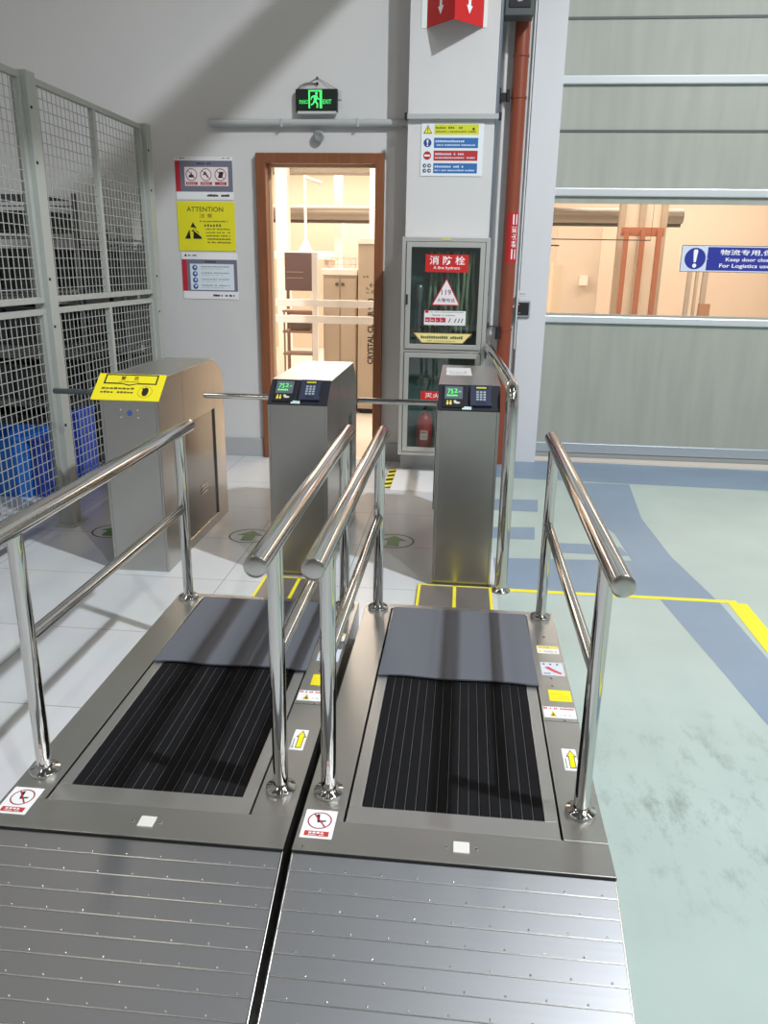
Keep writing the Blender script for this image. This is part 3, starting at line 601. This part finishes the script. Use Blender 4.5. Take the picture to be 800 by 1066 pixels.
# pillar sign
s = wall_sheet(-.336, 2.098, .425, .338, 5.8795, c(222, 228, 234)); rows = ((.262, c(206, 208, 40), 0), (.178, c(42, 104, 170), 1), (.098, c(178, 44, 42), 2), (.018, c(42, 104, 170), 3))
for y, col, k in rows:
    s.rect(.088, y, .39, y + .064, col); s.up(); tc_ = c(92, 96, 30) if k == 0 else c(206, 216, 236); s.marks(.098, y + .036, .20, .014, tc_, 14); s.marks(.098, y + .014, .275, .010, tc_, 34)
    cx, cy_ = .044, y + .032
    if k == 0: s.poly([(cx - .030, cy_ - .026), (cx + .030, cy_ - .026), (cx, cy_ + .028)], KBLACK); s.up(); s.poly([(cx - .023, cy_ - .022), (cx + .023, cy_ - .022), (cx, cy_ + .020)], YEL); s.up(); s.rect(cx - .003, cy_ - .008, cx + .003, cy_ + .010, KBLACK); s.disc(cx, cy_ - .014, .003, KBLACK); s.disc(.355, y + .035, .008, KBLACK); s.up(-2)
    elif k == 1: s.disc(cx, cy_, .027, c(36, 64, 140)); s.up(); s.poly([(cx - .007, cy_ + .019), (cx + .007, cy_ + .019), (cx + .003, cy_ - .006), (cx - .003, cy_ - .006)], WHITE); s.disc(cx, cy_ - .015, .005, WHITE); s.up(-1)
    elif k == 2: s.disc(cx, cy_, .027, c(170, 40, 40)); s.up(); s.rect(cx - .019, cy_ - .006, cx + .019, cy_ + .006, WHITE); s.up(-1)
    else:
        for a in (-1, 1):
            for b in (-1, 1): s.disc(cx + a * .016, cy_ + b * .016, .013, c(52, 60, 96)); s.up(); s.disc(cx + a * .016 + .002, cy_ + b * .016, .005, WHITE); s.up(-1)
    s.up(-1)
tag(s.build('safety_notice'), 'white notice with yellow, blue and red stripes on the pillar', 'sign')
# red projecting fire sign
r = empty('fire_sign', (-.135, 5.88, 3.0), 'red folded sign with white down arrows projecting from the pillar top', 'sign')
zb, hh, pj, hw = 0.0, .42, .20, .185
m = M(); m.prism([(-hw, -.003), (0, -pj), (hw, -.003), (hw, 0), (0, -pj + .004), (-hw, 0)], zb, zb + hh, RED, 'z'); m.bb(-hw - .035, -hw, -.004, 0, zb, zb + hh, c(225, 232, 230)); m.bb(hw, hw + .025, -.004, 0, zb, zb + hh, c(225, 232, 230)); m.build('folded_panel', r)
for sx in (-1, 1):
    a = Vector((-hw, -.003, 0)) if sx < 0 else Vector((0, -pj, 0)); b = Vector((0, -pj, 0)) if sx < 0 else Vector((hw, -.003, 0)); d = (b - a).normalized(); ln = (b - a).length
    s = Sheet(a, d, (0, 0, 1), ln, hh, None, .0005); cx = ln * .5
    s.poly([(cx - .012, .16), (cx - .012, .10), (cx - .028, .10), (cx, .052), (cx + .028, .10), (cx + .012, .10), (cx + .012, .16)], WHITE)
    s.text('FIRE', .05, .185, ln - .1, .05, WHITE, .01); s.text('火', cx - .05, .27, .1, .1, WHITE, .01); s.build('print', r)
# pipe along wall above the door and pillar bracket rail
CPIPE = pm('conduit_grey', srgb(178, 182, 184), .45, .2)
m = M(); m.cyl((-1.885, 6.072, 2.462), (-.432, 6.072, 2.462), .026, CPIPE, 18); p = m.build('conduit', None, fix=False); tag(p, 'horizontal grey conduit on the wall above the doorway', 'pipe')
for x in (-1.35, -.8):
    m = M(); m.bb(x - .008, x + .008, 6.044, 6.1, 2.434, 2.49, CPIPE); m.build('clip', p, .002)
m = M(); m.bb(-.435, .185, 5.846, 5.8795, 2.452, 2.486, CPIPE); p = m.build('strut_channel', None, .003); tag(p, 'short horizontal strut rail across the pillar above the notice', 'bracket rail')
for x in (-.452, .185): m = M(); m.bb(x, x + .017, 5.842, 5.8795, 2.446, 2.492, BLACK); m.build('end_cap', p, .003)
# exit sign
ex = empty('exit_sign', (-1.095, 6.1, 2.53), 'green lit emergency exit sign hung above the doorway', 'exit sign')
m = M(); m.bb(-.150, .150, -.045, -.012, 0, .148, BLACK); m.build('sign_box', ex, .004)
m = M(); m.bb(-.138, .142, -.047, -.012, -.012, .006, c(190, 190, 190)); m.build('bottom_strip', ex, .002)
GG = em(70, 220, 110, .9)
s = Sheet((-.140, -.0455, .012), (1, 0, 0), (0, 0, 1), .28, .132, None, .0005); s.rect(0, 0, .28, .132, c(10, 26, 18)); s.up()
s.rect(.083, .012, .094, .128, GG); s.rect(.163, .012, .180, .128, GG); s.rect(.083, .118, .180, .128, GG)
s.disc(.140, .106, .009, GG); s.poly([(.118, .094), (.146, .096), (.150, .080), (.164, .070), (.162, .064), (.146, .072), (.140, .058), (.152, .042), (.150, .014), (.140, .014), (.142, .038), (.128, .052), (.118, .036), (.102, .030), (.100, .038), (.114, .045), (.122, .066), (.122, .082), (.108, .078), (.104, .064), (.098, .068), (.103, .086)], GG)
s.text('安全出口', .016, .040, .062, .028, GG, .01); s.text('EXIT', .187, .040, .060, .028, GG, .01); s.build('sign_face', ex)
m = M(); m.cyl((-.14, -.02, .148), (.0, -.006, .225), .002, c(120, 120, 120), 6); m.cyl((.14, -.02, .148), (.0, -.006, .225), .002, c(120, 120, 120), 6); m.cyl((0, 0, .225), (0, -.012, .225), .008, c(90, 90, 90), 10); m.build('hanger_wire', ex)
m = M(); m.tube([(-.138, -.03, .148), (-.12, -.02, .172), (-.08, -.01, .190), (0, -.006, .188)], .003, c(70, 70, 74), 8); m.cyl((0, 0, .188), (0, -.014, .188), .009, KBLACK, 10); m.build('power_cord', ex)
m = M(); m.bb(.15, .175, -.008, 0, .085, .145, c(190, 192, 196)); m.build('side_label', ex)
# little horn under the conduit
m = M(); n = 24; vs = []; cx, cy_, cz = -1.085, 6.1, 2.375
prof = [(.0001, -.0), (.030, -.0), (.034, -.02), (.042, -.035), (.040, -.040), (.016, -.028), (.0001, -.028)]
for r_, yy in prof: vs += [(cx + r_ * math.cos(2 * math.pi * k / n), cy_ + yy, cz + r_ * math.sin(2 * math.pi * k / n)) for k in range(n)]
m.add(vs, [(i * n + k, i * n + (k + 1) % n, (i + 1) * n + (k + 1) % n, (i + 1) * n + k) for i in range(len(prof) - 1) for k in range(n)], pm('horn_grey', srgb(140, 144, 148), .4, .3), True)
tag(m.build('wall_bell'), 'small round grey bell on the wall between conduit and doorway', 'bell')
# pipes in the recess
def vpipe(name, x, y, z0, z1, r_, mat, label, cat='pipe', group=None):
    m = M(); m.cyl((x, y, z0), (x, y, z1), r_, mat, 24); return tag(m.build(name, None, fix=False), label, cat, group)
rp = vpipe('sprinkler_pipe', .325, 6.17, 0, 8.4, .052, PIPE, 'thick rust-red vertical pipe between pillar and column')
for z in (2.90, 2.64, 1.05):
    m = M(); m.cyl((.325, 6.17, z - .008), (.325, 6.17, z + .008), .057, PIPE, 24); m.bb(.315, .335, 6.21, 6.3, z - .01, z + .01, STEEL_DK)
    m.build('pipe_clamp', rp)
s = M()
n = 14; a0, a1 = R(-120), R(-5)
def arc(zA, zB, mat, A=a0, B=a1, rr=.0527):
    vs = []; k = 10
    for i in range(k + 1):
        t = A + (B - A) * i / k; vs += [(.325 + rr * math.cos(t), 6.17 + rr * math.sin(t), zA), (.325 + rr * math.cos(t), 6.17 + rr * math.sin(t), zB)]
    s.add(vs, [(2 * i, 2 * i + 2, 2 * i + 3, 2 * i + 1) for i in range(k)], mat, True)
arc(1.535, 1.885, c(176, 26, 34))
for z in (1.56, 1.80):
    for a in (-78, -50): arc(z, z + .07, WHITE, R(a), R(a + 10), .0531)
s.build('pipe_label', rp)
vs, fs = text_geo('消火栓', .01); s = M()
P = []
for x, y in vs:
    t = R(-82 + 44 * (1 - y)); P.append((.325 + .0532 * math.cos(t), 6.17 + .0532 * math.sin(t), 1.79 - .15 * x))
s.add(P, fs, WHITE); s.build('pipe_label_text', rp, fix=False)
vpipe('conduit', .168, 5.95, 1.3, 8.4, .016, pm('conduit_dark', srgb(104, 112, 124), .4, .3), 'slim dark grey conduit running up the right edge of the pillar')
vpipe('conduit', .222, 6.20, 1.0, 8.4, .013, c(196, 198, 200), 'thin white pipe in the recess left of the red pipe')
vpipe('conduit', .410, 6.225, .9, 8.4, .007, c(200, 206, 208), 'thin pale cable pipe between the red pipe and the white column')
m = M(); m.bb(.172, .262, 6.16, 6.19, 2.62, 2.67, BLACK); m.cyl((.19, 6.16, 2.60), (.19, 6.16, 2.70), .010, BLACK, 10); m.cyl((.25, 6.16, 2.61), (.25, 6.16, 2.69), .012, BLACK, 10); m.bb(.20, .21, 6.19, 6.3, 2.63, 2.66, BLACK)
tag(m.build('beam_clamp', None, .002), 'black clamp fixed on the thin pipes left of the red pipe', 'clamp')
m = M(); m.cyl((.19, 6.2, 1.07), (.28, 6.14, 1.07), .006, STEEL_DK, 10); m.cyl((.272, 6.118, 1.07), (.272, 6.118, .98), .020, BLACK, 14); m.bb(.192, .204, 6.2, 6.3, 1.05, 1.09, STEEL_DK)
tag(m.build('pipe_valve'), 'small black valve hanging on the red pipe by the guard rail', 'valve')
# speaker
sp = empty('loudspeaker', (.283, 6.05, 3.09), 'dark grey loudspeaker box above the red pipe at the photo top', 'speaker')
SPG = pm('speaker_grey', srgb(74, 78, 80), .5)
m = M(); m.bb(-.095, .095, -.09, .055, 0, .50, SPG); m.build('speaker_box', sp, .006)
m = M(); m.bb(-.070, .072, -.096, -.088, .045, .46, BLACK); m.build('grille', sp, .003)
s = Sheet((-.02, -.0965, .075), (1, 0, 0), (0, 0, 1), .04, .015, None, .001); s.disc(.02, .008, .018, c(150, 154, 156), 18, .006); s.build('badge', sp)
m = M(); m.bb(-.036, -.02, .055, .25, .25, .31, BLACK); m.build('bracket', sp)
# reader on the column
rd = empty('access_reader', (.457, 6.25, 1.14), 'square black card reader with grey frame on the white column', 'card reader')
m = M(); m.bb(-.060, .056, -.022, 0, 0, .122, c(150, 154, 160, .4)); m.build('reader_body', rd, .006)
s = Sheet((-.046, -.0222, .014), (1, 0, 0), (0, 0, 1), .09, .094, KBLACK, .002); s.disc(.014, .080, .006, c(220, 90, 80), 12); s.marks(.012, .014, .025, .006, c(150, 150, 160), 4); s.build('reader_face', rd)
s = wall_sheet(.412, 1.277, .075, .055, 6.25, c(208, 210, 214), .001); s.marks(.012, .030, .05, .008, c(130, 130, 134), 6); s.line(.01, .018, .065, .018, .002, c(150, 150, 150))
tag(s.build('small_label'), 'tiny printed label on the column just above the card reader', 'label')
# blue shutter sign
s = Sheet((1.630, 6.4245, 1.492), (1, 0, 0), (0, 0, 1), 1.0, .192, c(206, 214, 232), .006); BL = c(32, 44, 146)
s.rect(.0, .0, 1.0, .004, KBLACK); s.rect(0, .188, 1.0, .192, KBLACK); s.rect(0, .0, .004, .192, KBLACK); s.rect(.996, 0, 1, .192, KBLACK)
s.disc(.105, .096, .078, BL); s.rect(.192, .012, .988, .180, BL); s.up(); s.poly([(.088, .152), (.095, .162), (.115, .162), (.122, .152), (.113, .070), (.097, .070)], WHITE); s.disc(.105, .045, .015, WHITE)
s.text('物流专用,保持关闭', .285, .122, .60, .042, WHITE, .012); s.text('Keep door closed', .33, .072, .36, .034, WHITE, .015); s.text('For Logistics use only', .288, .026, .48, .036, WHITE, .015)
s.rect(.18, .094, .20, .098, c(206, 214, 232))
tag(s.build('door_sign'), 'blue and white keep-door-closed sign on the shutter window', 'sign')

# ================================================================ MESH FENCE
fc = empty('mesh_fence', (-2.28, 4.24, 0), 'tall grey wire mesh partition fence along the left side', 'fence')
def F(m, name, par=fc, bevel=0): m.v = [(a + 2.28, b - 4.24, d) for a, b, d in m.v]; return m.build(name, par, bevel)
FX = -2.28
for y in (2.70, 4.24, 5.79):
    m = M(); m.bb(FX - .045, FX + .045, y - .045, y + .045, .008, 2.41, CAGE); m.bb(FX - .07, FX + .07, y - .09, y + .09, 0, .008, CAGE)
    for z in (.6, 1.15, 1.40, 1.98, 2.24): m.cyl((FX + .045, y - .028, z), (FX + .050, y - .028, z), .008, KBLACK, 8)
    F(m, 'fence_post', bevel=.003)
for ya, yb in ((1.25, 2.655), (2.745, 4.195), (4.285, 5.745)):
    for za, zb in ((.13, 1.245), (1.275, 2.40)):
        m = M(); t = .032
        m.bb(FX - .015, FX + .015, ya, yb, za, za + t, CAGE); m.bb(FX - .015, FX + .015, ya, yb, zb - t, zb, CAGE); m.bb(FX - .015, FX + .015, ya, ya + t, za + t, zb - t, CAGE); m.bb(FX - .015, FX + .015, yb - t, yb, za + t, zb - t, CAGE)
        ym = (ya + yb) / 2; m.bb(FX - .015, FX + .015, ym - .018, ym + .018, za + t, zb - t, CAGE)
        fr = F(m, 'panel_frame', bevel=.002)
        m = M(); r_ = .0018; y = ya + .045
        while y < yb - t:
            m.bb(FX - r_, FX + r_, y - r_, y + r_, za + t, zb - t, CAGE); y += .0485
        z = za + .075
        while z < zb - t:
            m.bb(FX - r_ * 3, FX - r_, ya + t, yb - t, z - r_, z + r_, CAGE); z += .0535
        F(m, 'wire_mesh', fr)

# ================================================================ RACKS BEHIND THE FENCE
def rack(x0, x1, y0, y1, zs, top, lab):
    r = empty('wire_rack', ((x0 + x1) / 2, (y0 + y1) / 2, 0), lab, 'rack', 'wire shelving behind the fence'); ox, oy = (x0 + x1) / 2, (y0 + y1) / 2
    for x in (x0, x1):
        for y in (y0, y1): m = M(); m.cyl((x - ox, y - oy, 0), (x - ox, y - oy, top), .016, RACK, 10); m.build('upright', r, fix=False)
    for z in zs:
        m = M()
        for y in (y0, y1): m.bb(x0 - ox, x1 - ox, y - .005 - oy, y + .005 - oy, z - .02, z - .012, RACK); m.bb(x0 - ox, x1 - ox, y - .005 - oy, y + .005 - oy, z + .02, z + .028, RACK)
        for x in (x0, x1): m.bb(x - .005 - ox, x + .005 - ox, y0 - oy, y1 - oy, z + .02, z + .028, RACK)
        k = int((x1 - x0) / .04)
        for i in range(k + 1):
            x = x0 + (x1 - x0) * i / k; m.bb(x - .0025 - ox, x + .0025 - ox, y0 - oy, y1 - oy, z + .022, z + .028, RACK)
            m.bb(x - .0025 - ox, x + .0025 - ox, y0 - .003 - oy, y0 + .003 - oy, z - .02, z + .022, RACK)
        m.build('wire_shelf', r)
    return r
rack(-3.95, -2.78, 5.25, 5.70, (.14, .52, .90, 1.28, 1.66, 1.88), 1.95, 'dark wire shelving unit behind the fence, nearer one with blue crates')
rack(-2.70, -2.38, 5.50, 6.00, (.14, .52, .90, 1.28, 1.62), 1.72, 'narrow wire shelving unit behind the fence, close to the wall')
rack(-3.95, -2.62, 3.30, 3.80, (.14, .52, .90, 1.20), 1.26, 'low wire shelving unit behind the fence, level with the turnstiles')
def crate(x, y, z, w_, d, h, mat, name, lab, cat, grp):
    m = M(); t = .008
    m.bb(x, x + w_, y, y + d, z, z + t, mat)
    for a in ((x, x + t, y, y + d), (x + w_ - t, x + w_, y, y + d), (x + t, x + w_ - t, y, y + t), (x + t, x + w_ - t, y + d - t, y + d)): m.bb(*a, z + t, z + h, mat)
    m.bb(x - .008, x + w_ + .008, y - .008, y, z + h - .02, z + h, mat); m.bb(x + w_, x + w_ + .008, y, y + d, z + h - .02, z + h, mat)
    for k in range(3): m.bb(x + w_ * (.2 + .28 * k), x + w_ * (.2 + .28 * k) + .012, y - .008, y, z + t, z + h - .02, mat)
    return tag(m.build(name, None, .002), lab, cat, grp)
BLUE = pm('blue_plastic', srgb(36, 110, 205), .4); BLUE2 = pm('deep_blue_plastic', srgb(40, 72, 175), .4)
grp = 'dark crates added to the wire racks for darkness'  # black crates fill the shelves to make the space behind the fence dark
pos = ['lowest', 'second', 'third', 'fourth', 'top']
for i, z in enumerate((.14, .52, .90, 1.28, 1.66)):
    hh = (.26, .24, .26, .26, .12)[i]
    for j in range(3): crate(-3.90 + j * .375, 5.29, z + .030, .35, .37, hh, DARKBOX, 'dark_filler_crate', 'added black crate on the %s shelf of the rack beyond the blue crates, %s' % (('bottom', 'second', 'third', 'fourth', 'top')[i], ('left', 'middle', 'right')[j]), 'crate', grp)
for i, z in enumerate((.14, .52, .90, 1.28)): crate(-2.67, 5.54, z + .030, .26, .40, .27, DARKBOX, 'dark_filler_crate', 'added black crate on the %s shelf of the narrow rack by the wall' % ('bottom', 'second', 'third', 'fourth')[i], 'crate', grp)
for i, z in enumerate((.14, .52, .90)):
    for j in range(3): crate(-3.9 + j * .42, 3.35, z + .030, .39, .40, .24, DARKBOX, 'dark_filler_crate', 'added black crate on the %s shelf of the low rack, %s' % (('bottom', 'middle', 'upper')[i], ('left', 'middle', 'right')[j]), 'crate', grp)
for (x, y, z, w_, d, h, mt, lab) in ((-3.22, 4.70, 0, .44, .42, .40, BLUE, 'bright blue plastic crate on the floor behind the fence, left'), (-2.755, 4.72, 0, .155, .40, .40, BLUE2, 'deep blue plastic crate on the floor behind the fence, next to the bright blue one'), (-2.585, 4.90, 0, .08, .24, .54, BLUE2, 'narrow blue bin on the floor behind the big fence post')):
    crate(x, y, z, w_, d, h, mt, 'plastic_crate', lab, 'crate', 'blue crates behind the fence')

# ================================================================ WARM ROOM CONTENTS
BEIGE = pm('cabinet_beige', srgb(182, 166, 148), .45); BW = c(240, 234, 226); PUR = pm('screen_mauve', srgb(98, 78, 78), .6)
# white barrier
b = empty('white_barrier', (-1.3, 7.0, 0), 'white two-bar barrier inside the room, seen through the doorway', 'barrier')
for z0, z1 in ((1.145, 1.205), (1.005, 1.068)): m = M(); m.bb(-.9, .9, -.02, .02, z0, z1, BW); m.build('bar', b, .003)
for x in (-.88, .0, .88): m = M(); m.bb(x - .025, x + .025, .021, .055, 0, 1.60 if x == 0 else 1.23, BW); m.build('barrier_post', b, .003)
# cabinet
cb = empty('control_cabinet', (-1.14, 8.2, 0), 'beige machine cabinet with a door seam behind the white barrier', 'cabinet')
m = M(); m.bb(-.29, .06, 0, .6, .08, 1.40, BEIGE); m.bb(-.27, .04, .02, .58, 0, .08, KBLACK); m.build('cabinet_body', cb, .006)
m = M(); m.bb(-.305, .062, -.02, .62, 1.40, 1.46, BW); m.build('worktop', cb, .004)
for x0, x1 in ((-.28, -.12), (-.11, .05)): m = M(); m.bb(x0, x1, -.014, 0, .1, 1.37, BEIGE); d = m.build('cabinet_door', cb, .003); m = M(); m.cyl((x0 + .135 if x0 < -.2 else x0 + .025, -.03, 1.31), (x0 + .135 if x0 < -.2 else x0 + .025, -.014, 1.31), .018, c(90, 80, 74), 12); m.build('knob', d)
m = M(); t = .006
for z in (1.50, 1.56): m.bb(-.27, .045, .02, .03, z, z + t, c(200, 184, 164))
for i in range(6): m.bb(-.27 + i * .0615, -.264 + i * .0615, .02, .03, 1.46, 1.566, c(200, 184, 164))
m.build('top_rail', cb)
# box with printing
tb = empty('filter_unit', (-.86, 8.15, 0), 'beige upright unit with CRYSTAL CLEAR 960 printed upwards, right side of the doorway', 'machine')
m = M(); m.bb(-.205, .4, 0, .5, .05, 1.70, BEIGE); m.bb(-.19, .38, .02, .48, 0, .05, KBLACK); m.build('unit_body', tb, .006)
m = M(); m.bb(-.212, .41, -.01, .52, 1.70, 1.76, BW); m.build('unit_top', tb, .005)
s = Sheet((-.205, -.0005, .05), (1, 0, 0), (0, 0, 1), .5, 1.6, None, .0005); s.text('CRYSTAL CLEAR 960', .100, .47, .062, .66, KBLACK, .03, vert=True)
s.poly([(.130, 1.255), (.165, 1.255), (.165, 1.262), (.130, 1.262)], KBLACK); s.poly([(.115, 1.258), (.138, 1.282), (.142, 1.276), (.126, 1.258), (.142, 1.240), (.138, 1.234)], KBLACK); s.marks(.05, 1.33, .10, .02, c(120, 110, 100), 3); s.text('17', .085, 1.18, .03, .06, KBLACK, 0, vert=True); s.text('R', .135, 1.18, .026, .036, KBLACK, 0, vert=True)
s.build('print', tb)
# mauve screen on a stand
sc_ = empty('mauve_screen_board', (-1.72, 8.5, 0), 'mauve-grey board on a stand inside the room, left of the beige cabinet', 'board')
m = M(); m.bb(-.17, .17, -.02, .02, 1.23, 1.615, PUR); m.build('board', sc_, .004)
s = Sheet((-.17, -.0205, 1.23), (1, 0, 0), (0, 0, 1), .34, .38, None, .0005); s.line(.02, .13, .2, .13, .004, c(190, 170, 164)); s.line(.02, .19, .2, .19, .004, c(190, 170, 164)); s.build('board_lines', sc_)
m = M(); m.bb(-.165, -.135, .02, .05, .05, 1.6, c(130, 104, 92)); m.bb(-.16, .16, .02, .05, .98, 1.01, c(130, 104, 92)); m.build('stand_frame', sc_)
m = M(); m.bb(-.20, .24, -.25, .25, 0, .03, c(150, 128, 112)); m.build('stand_base', sc_, .004)
# trolley
tr = empty('metal_trolley', (-1.62, 8.0, 0), 'small brown metal trolley on thin legs inside the room', 'trolley'); TM = pm('trolley_brown', srgb(140, 112, 98), .5)
for z in (.62, .84, 1.04): m = M(); m.bb(-.17, .15, -.12, .12, z, z + .022, TM); m.build('shelf', tr, .003)
m = M(); m.bb(-.10, .10, -.08, .08, .862, .98, c(104, 86, 76)); m.build('motor_box', tr, .006)
for x in (-.16, .13):
    for y in (-.11, .11): m = M(); m.bb(x, x + .016, y - .008, y + .008, .04, 1.04, TM); m.build('leg', tr); 
for x in (-.152, .138):
    for y in (-.11, .11): m = M(); m.cyl((x - .01, y, .022), (x + .01, y, .022), .022, KBLACK, 12); m.build('caster', tr)
# bench lines, columns, ducts, lamps
def bx(name, dims, mat, label, cat, grp=None, bevel=.004):
    m = M(); m.bb(*dims, mat); return tag(m.build(name, None, bevel), label, cat, grp)
bx('white_column', (-2.56, -2.40, 11, 11.2, 0, 3.5), c(244, 238, 228), 'slim white column far inside the room, left in the doorway', 'column', 'white columns in the warm room')
bx('white_column', (-1.055, -.85, 9.0, 9.2, 0, 3.5), c(244, 238, 228), 'white column at the right edge of the doorway view', 'column', 'white columns in the warm room')
bx('white_column', (-2.02, -1.90, 12.6, 12.7, 0, 3.5), c(244, 238, 228), 'thin white column at the centre of the doorway view', 'column', 'white columns in the warm room')
m = M(); m.cyl((-5, 12, 2.22), (3, 12, 2.22), .10, pm('duct_grey', srgb(150, 140, 128), .4, .4), 24); m.bb(-5, 3, 12.05, 12.1, 2.08, 2.13, c(110, 100, 90)); [m.cyl((x, 12, 2.3), (x, 12, 3.498), .012, c(110, 100, 90), 8) for x in (-4, -.3, 2.7)]; tag(m.build('air_duct', None, fix=False), 'round grey duct crossing the far end of the warm room', 'duct')
m = M(); m.bb(-5, 3, 11.25, 11.6, 2.68, 2.78, c(150, 142, 130)); [m.cyl((x, 11.4, 2.78), (x, 11.4, 3.498), .01, c(110, 100, 90), 8) for x in (-4.5, -.2, 2.8)]; tag(m.build('cable_tray', None, .004), 'flat grey tray crossing high in the warm room', 'cable tray')
bx('wall_panel', (-2.15, -1.2, 14.0, 14.1, 1.2, 2.4), c(206, 196, 182), 'pale grey panel standing against the far wall', 'panel', None)
bx('work_bench', (-3.0, -1.5, 9.2, 9.8, 1.55, 1.64), BW, 'white bench top with a lamp stand behind the mauve board', 'bench')
for i, x in enumerate((-2.95, -1.6)): bx('bench_leg', (x, x + .05, 9.25, 9.75, 0, 1.55), c(220, 210, 196), 'pale bench leg under the white bench, %s' % ('left', 'right')[i], 'bench leg')
m = M(); m.cyl((-1.85, 9.45, 1.64), (-1.85, 9.45, 2.46), .014, BW, 10); m.cyl((-1.85, 9.45, 2.44), (-1.66, 9.45, 2.38), .018, c(190, 178, 164), 10); m.lathe([(.09, 1.64), (.07, 1.66), (.014, 1.78)], -1.85, 9.45, BW, 16)
tag(m.build('lamp_stand'), 'tall thin white stand with a bent top on the white bench', 'stand')
LM = em(255, 236, 206, 6)
for x, y, lab in ((-2.3, 9.8, 'bright strip lamp high in the warm room, left in the doorway'), (-1.4, 12.8, 'bright strip lamp at the far end of the warm room'), (2.9, 11.5, 'bright strip lamp seen through the shutter window')):
    m = M(); m.bb(x - .35, x + .35, y - .06, y + .06, 3.30, 3.36, LM); m.bb(x - .36, x + .36, y - .07, y + .07, 3.36, 3.40, WHITE); m.bb(x - .01, x + .01, y - .01, y + .01, 3.40, 3.5, WHITE); tag(m.build('strip_lamp'), lab, 'lamp', 'strip lamps in the warm room')
# behind the shutter window
RB = pm('red_brown_steel', srgb(168, 104, 74), .45)
for i, (x, lab) in enumerate(((1.86, 'left'), (2.05, 'middle'), (2.24, 'right'))):
    bx('steel_post', (x, x + .055, 10, 10.06, 0, 1.95), RB, 'red-brown post behind the shutter window, %s of three' % lab, 'post', 'red-brown posts behind the shutter window')
bx('steel_beam', (1.83, 2.33, 10.061, 10.10, 1.88, 1.98), RB, 'red-brown cross beam on the three posts behind the shutter window', 'beam')
m = M()
for x in (1.86, 2.10, 2.36): m.bb(x, x + .07, 10.4, 10.5, 0, 3.5, pm('grey_beige_post', srgb(176, 158, 138), .5))
m.bb(1.93, 2.36, 10.44, 10.46, 0, 3.5, c(220, 204, 184)); tag(m.build('steel_gantry'), 'tall pale frame rising behind the red-brown posts', 'frame')
m = M()
for x, w_ in ((2.70, .05), (2.80, .03), (2.88, .06)): m.bb(x, x + w_, 10.2, 10.25, 0, 1.75, c(180, 168, 154))
m.bb(2.70, 2.94, 10.2, 10.25, 1.72, 1.76, c(180, 168, 154)); m.bb(2.86, 2.98, 10.1, 10.2, .95, 1.12, c(170, 130, 100)); m.bb(2.86, 2.98, 10.12, 10.25, 0, .95, c(180, 168, 154)); tag(m.build('pale_stand'), 'pale narrow stand below the blue sign behind the window', 'stand')
pnl = bx('partition_screen', (1.15, 1.70, 10.6, 10.7, 0, 2.0), c(222, 206, 188), 'pale upright panel left behind the shutter window', 'panel')
m = M(); m.bb(1.46, 1.56, 10.5, 10.6, 1.30, 1.42, BW); m.build('switch_box', pnl, .004)
bx('floor_cabinet', (1.02, 1.14, 9.6, 9.9, 0, 1.55), c(226, 206, 180), 'narrow cream cabinet at the left edge of the shutter window', 'cabinet')
m = M(); m.cyl((.7, 9.0, 1.80), (1.95, 9.0, 1.80), .006, KBLACK, 6); m.cyl((.7, 9.0, 1.735), (1.0, 9.0, 1.735), .008, KBLACK, 6); m.cyl((.7, 9.0, 1.70), (.86, 9.0, 1.70), .005, KBLACK, 6); m.cyl((.7, 9.0, 1.69), (.7, 9.0, 3.5), .004, KBLACK, 6); m.cyl((1.95, 9.0, 1.79), (1.95, 9.0, 3.5), .002, KBLACK, 6)
tag(m.build('black_cables'), 'thin black cables strung across behind the shutter window', 'cable')

# ================================================================ HALL ROOF THINGS (above the frame, they light and shade the hall)
tg = bx('cable_ladder', (.36, .56, 1.6, 5.80, 4.50, 4.64), c(150, 152, 154), 'galvanised roof duct running to the back wall above', 'duct')
def highbay(loc, lab):
    x, y, z = loc; m = M(); m.lathe([(.30, z - .04), (.30, z - .02), (.16, z + .12), (.10, z + .22), (.10, z + .42), (.0001, z + .42)], x, y, c(170, 172, 176)); m.cyl((x, y, z + .42), (x, y, 8.5), .012, KBLACK, 8)
    tag(m.build('high_bay_lamp'), lab, 'lamp', 'high bay lamps under the roof')
highbay(LAMP_A, 'bell-shaped high bay lamp over the green floor'); highbay(LAMP_B, 'bell-shaped high bay lamp behind the viewer')

for i, (x, y) in enumerate(ROOF_FILLS):  # plain boxes added above the unseen fill lights
    m = M(); m.bb(x - .2, x + .2, y - 1.12, y + 1.12, 8.30, 8.5, c(180, 182, 184))
    tag(m.build('roof_fill_housing'), 'added housing of an unseen fill light under the hall roof, above the photo', 'lamp', 'added fill lights under the hall roof')
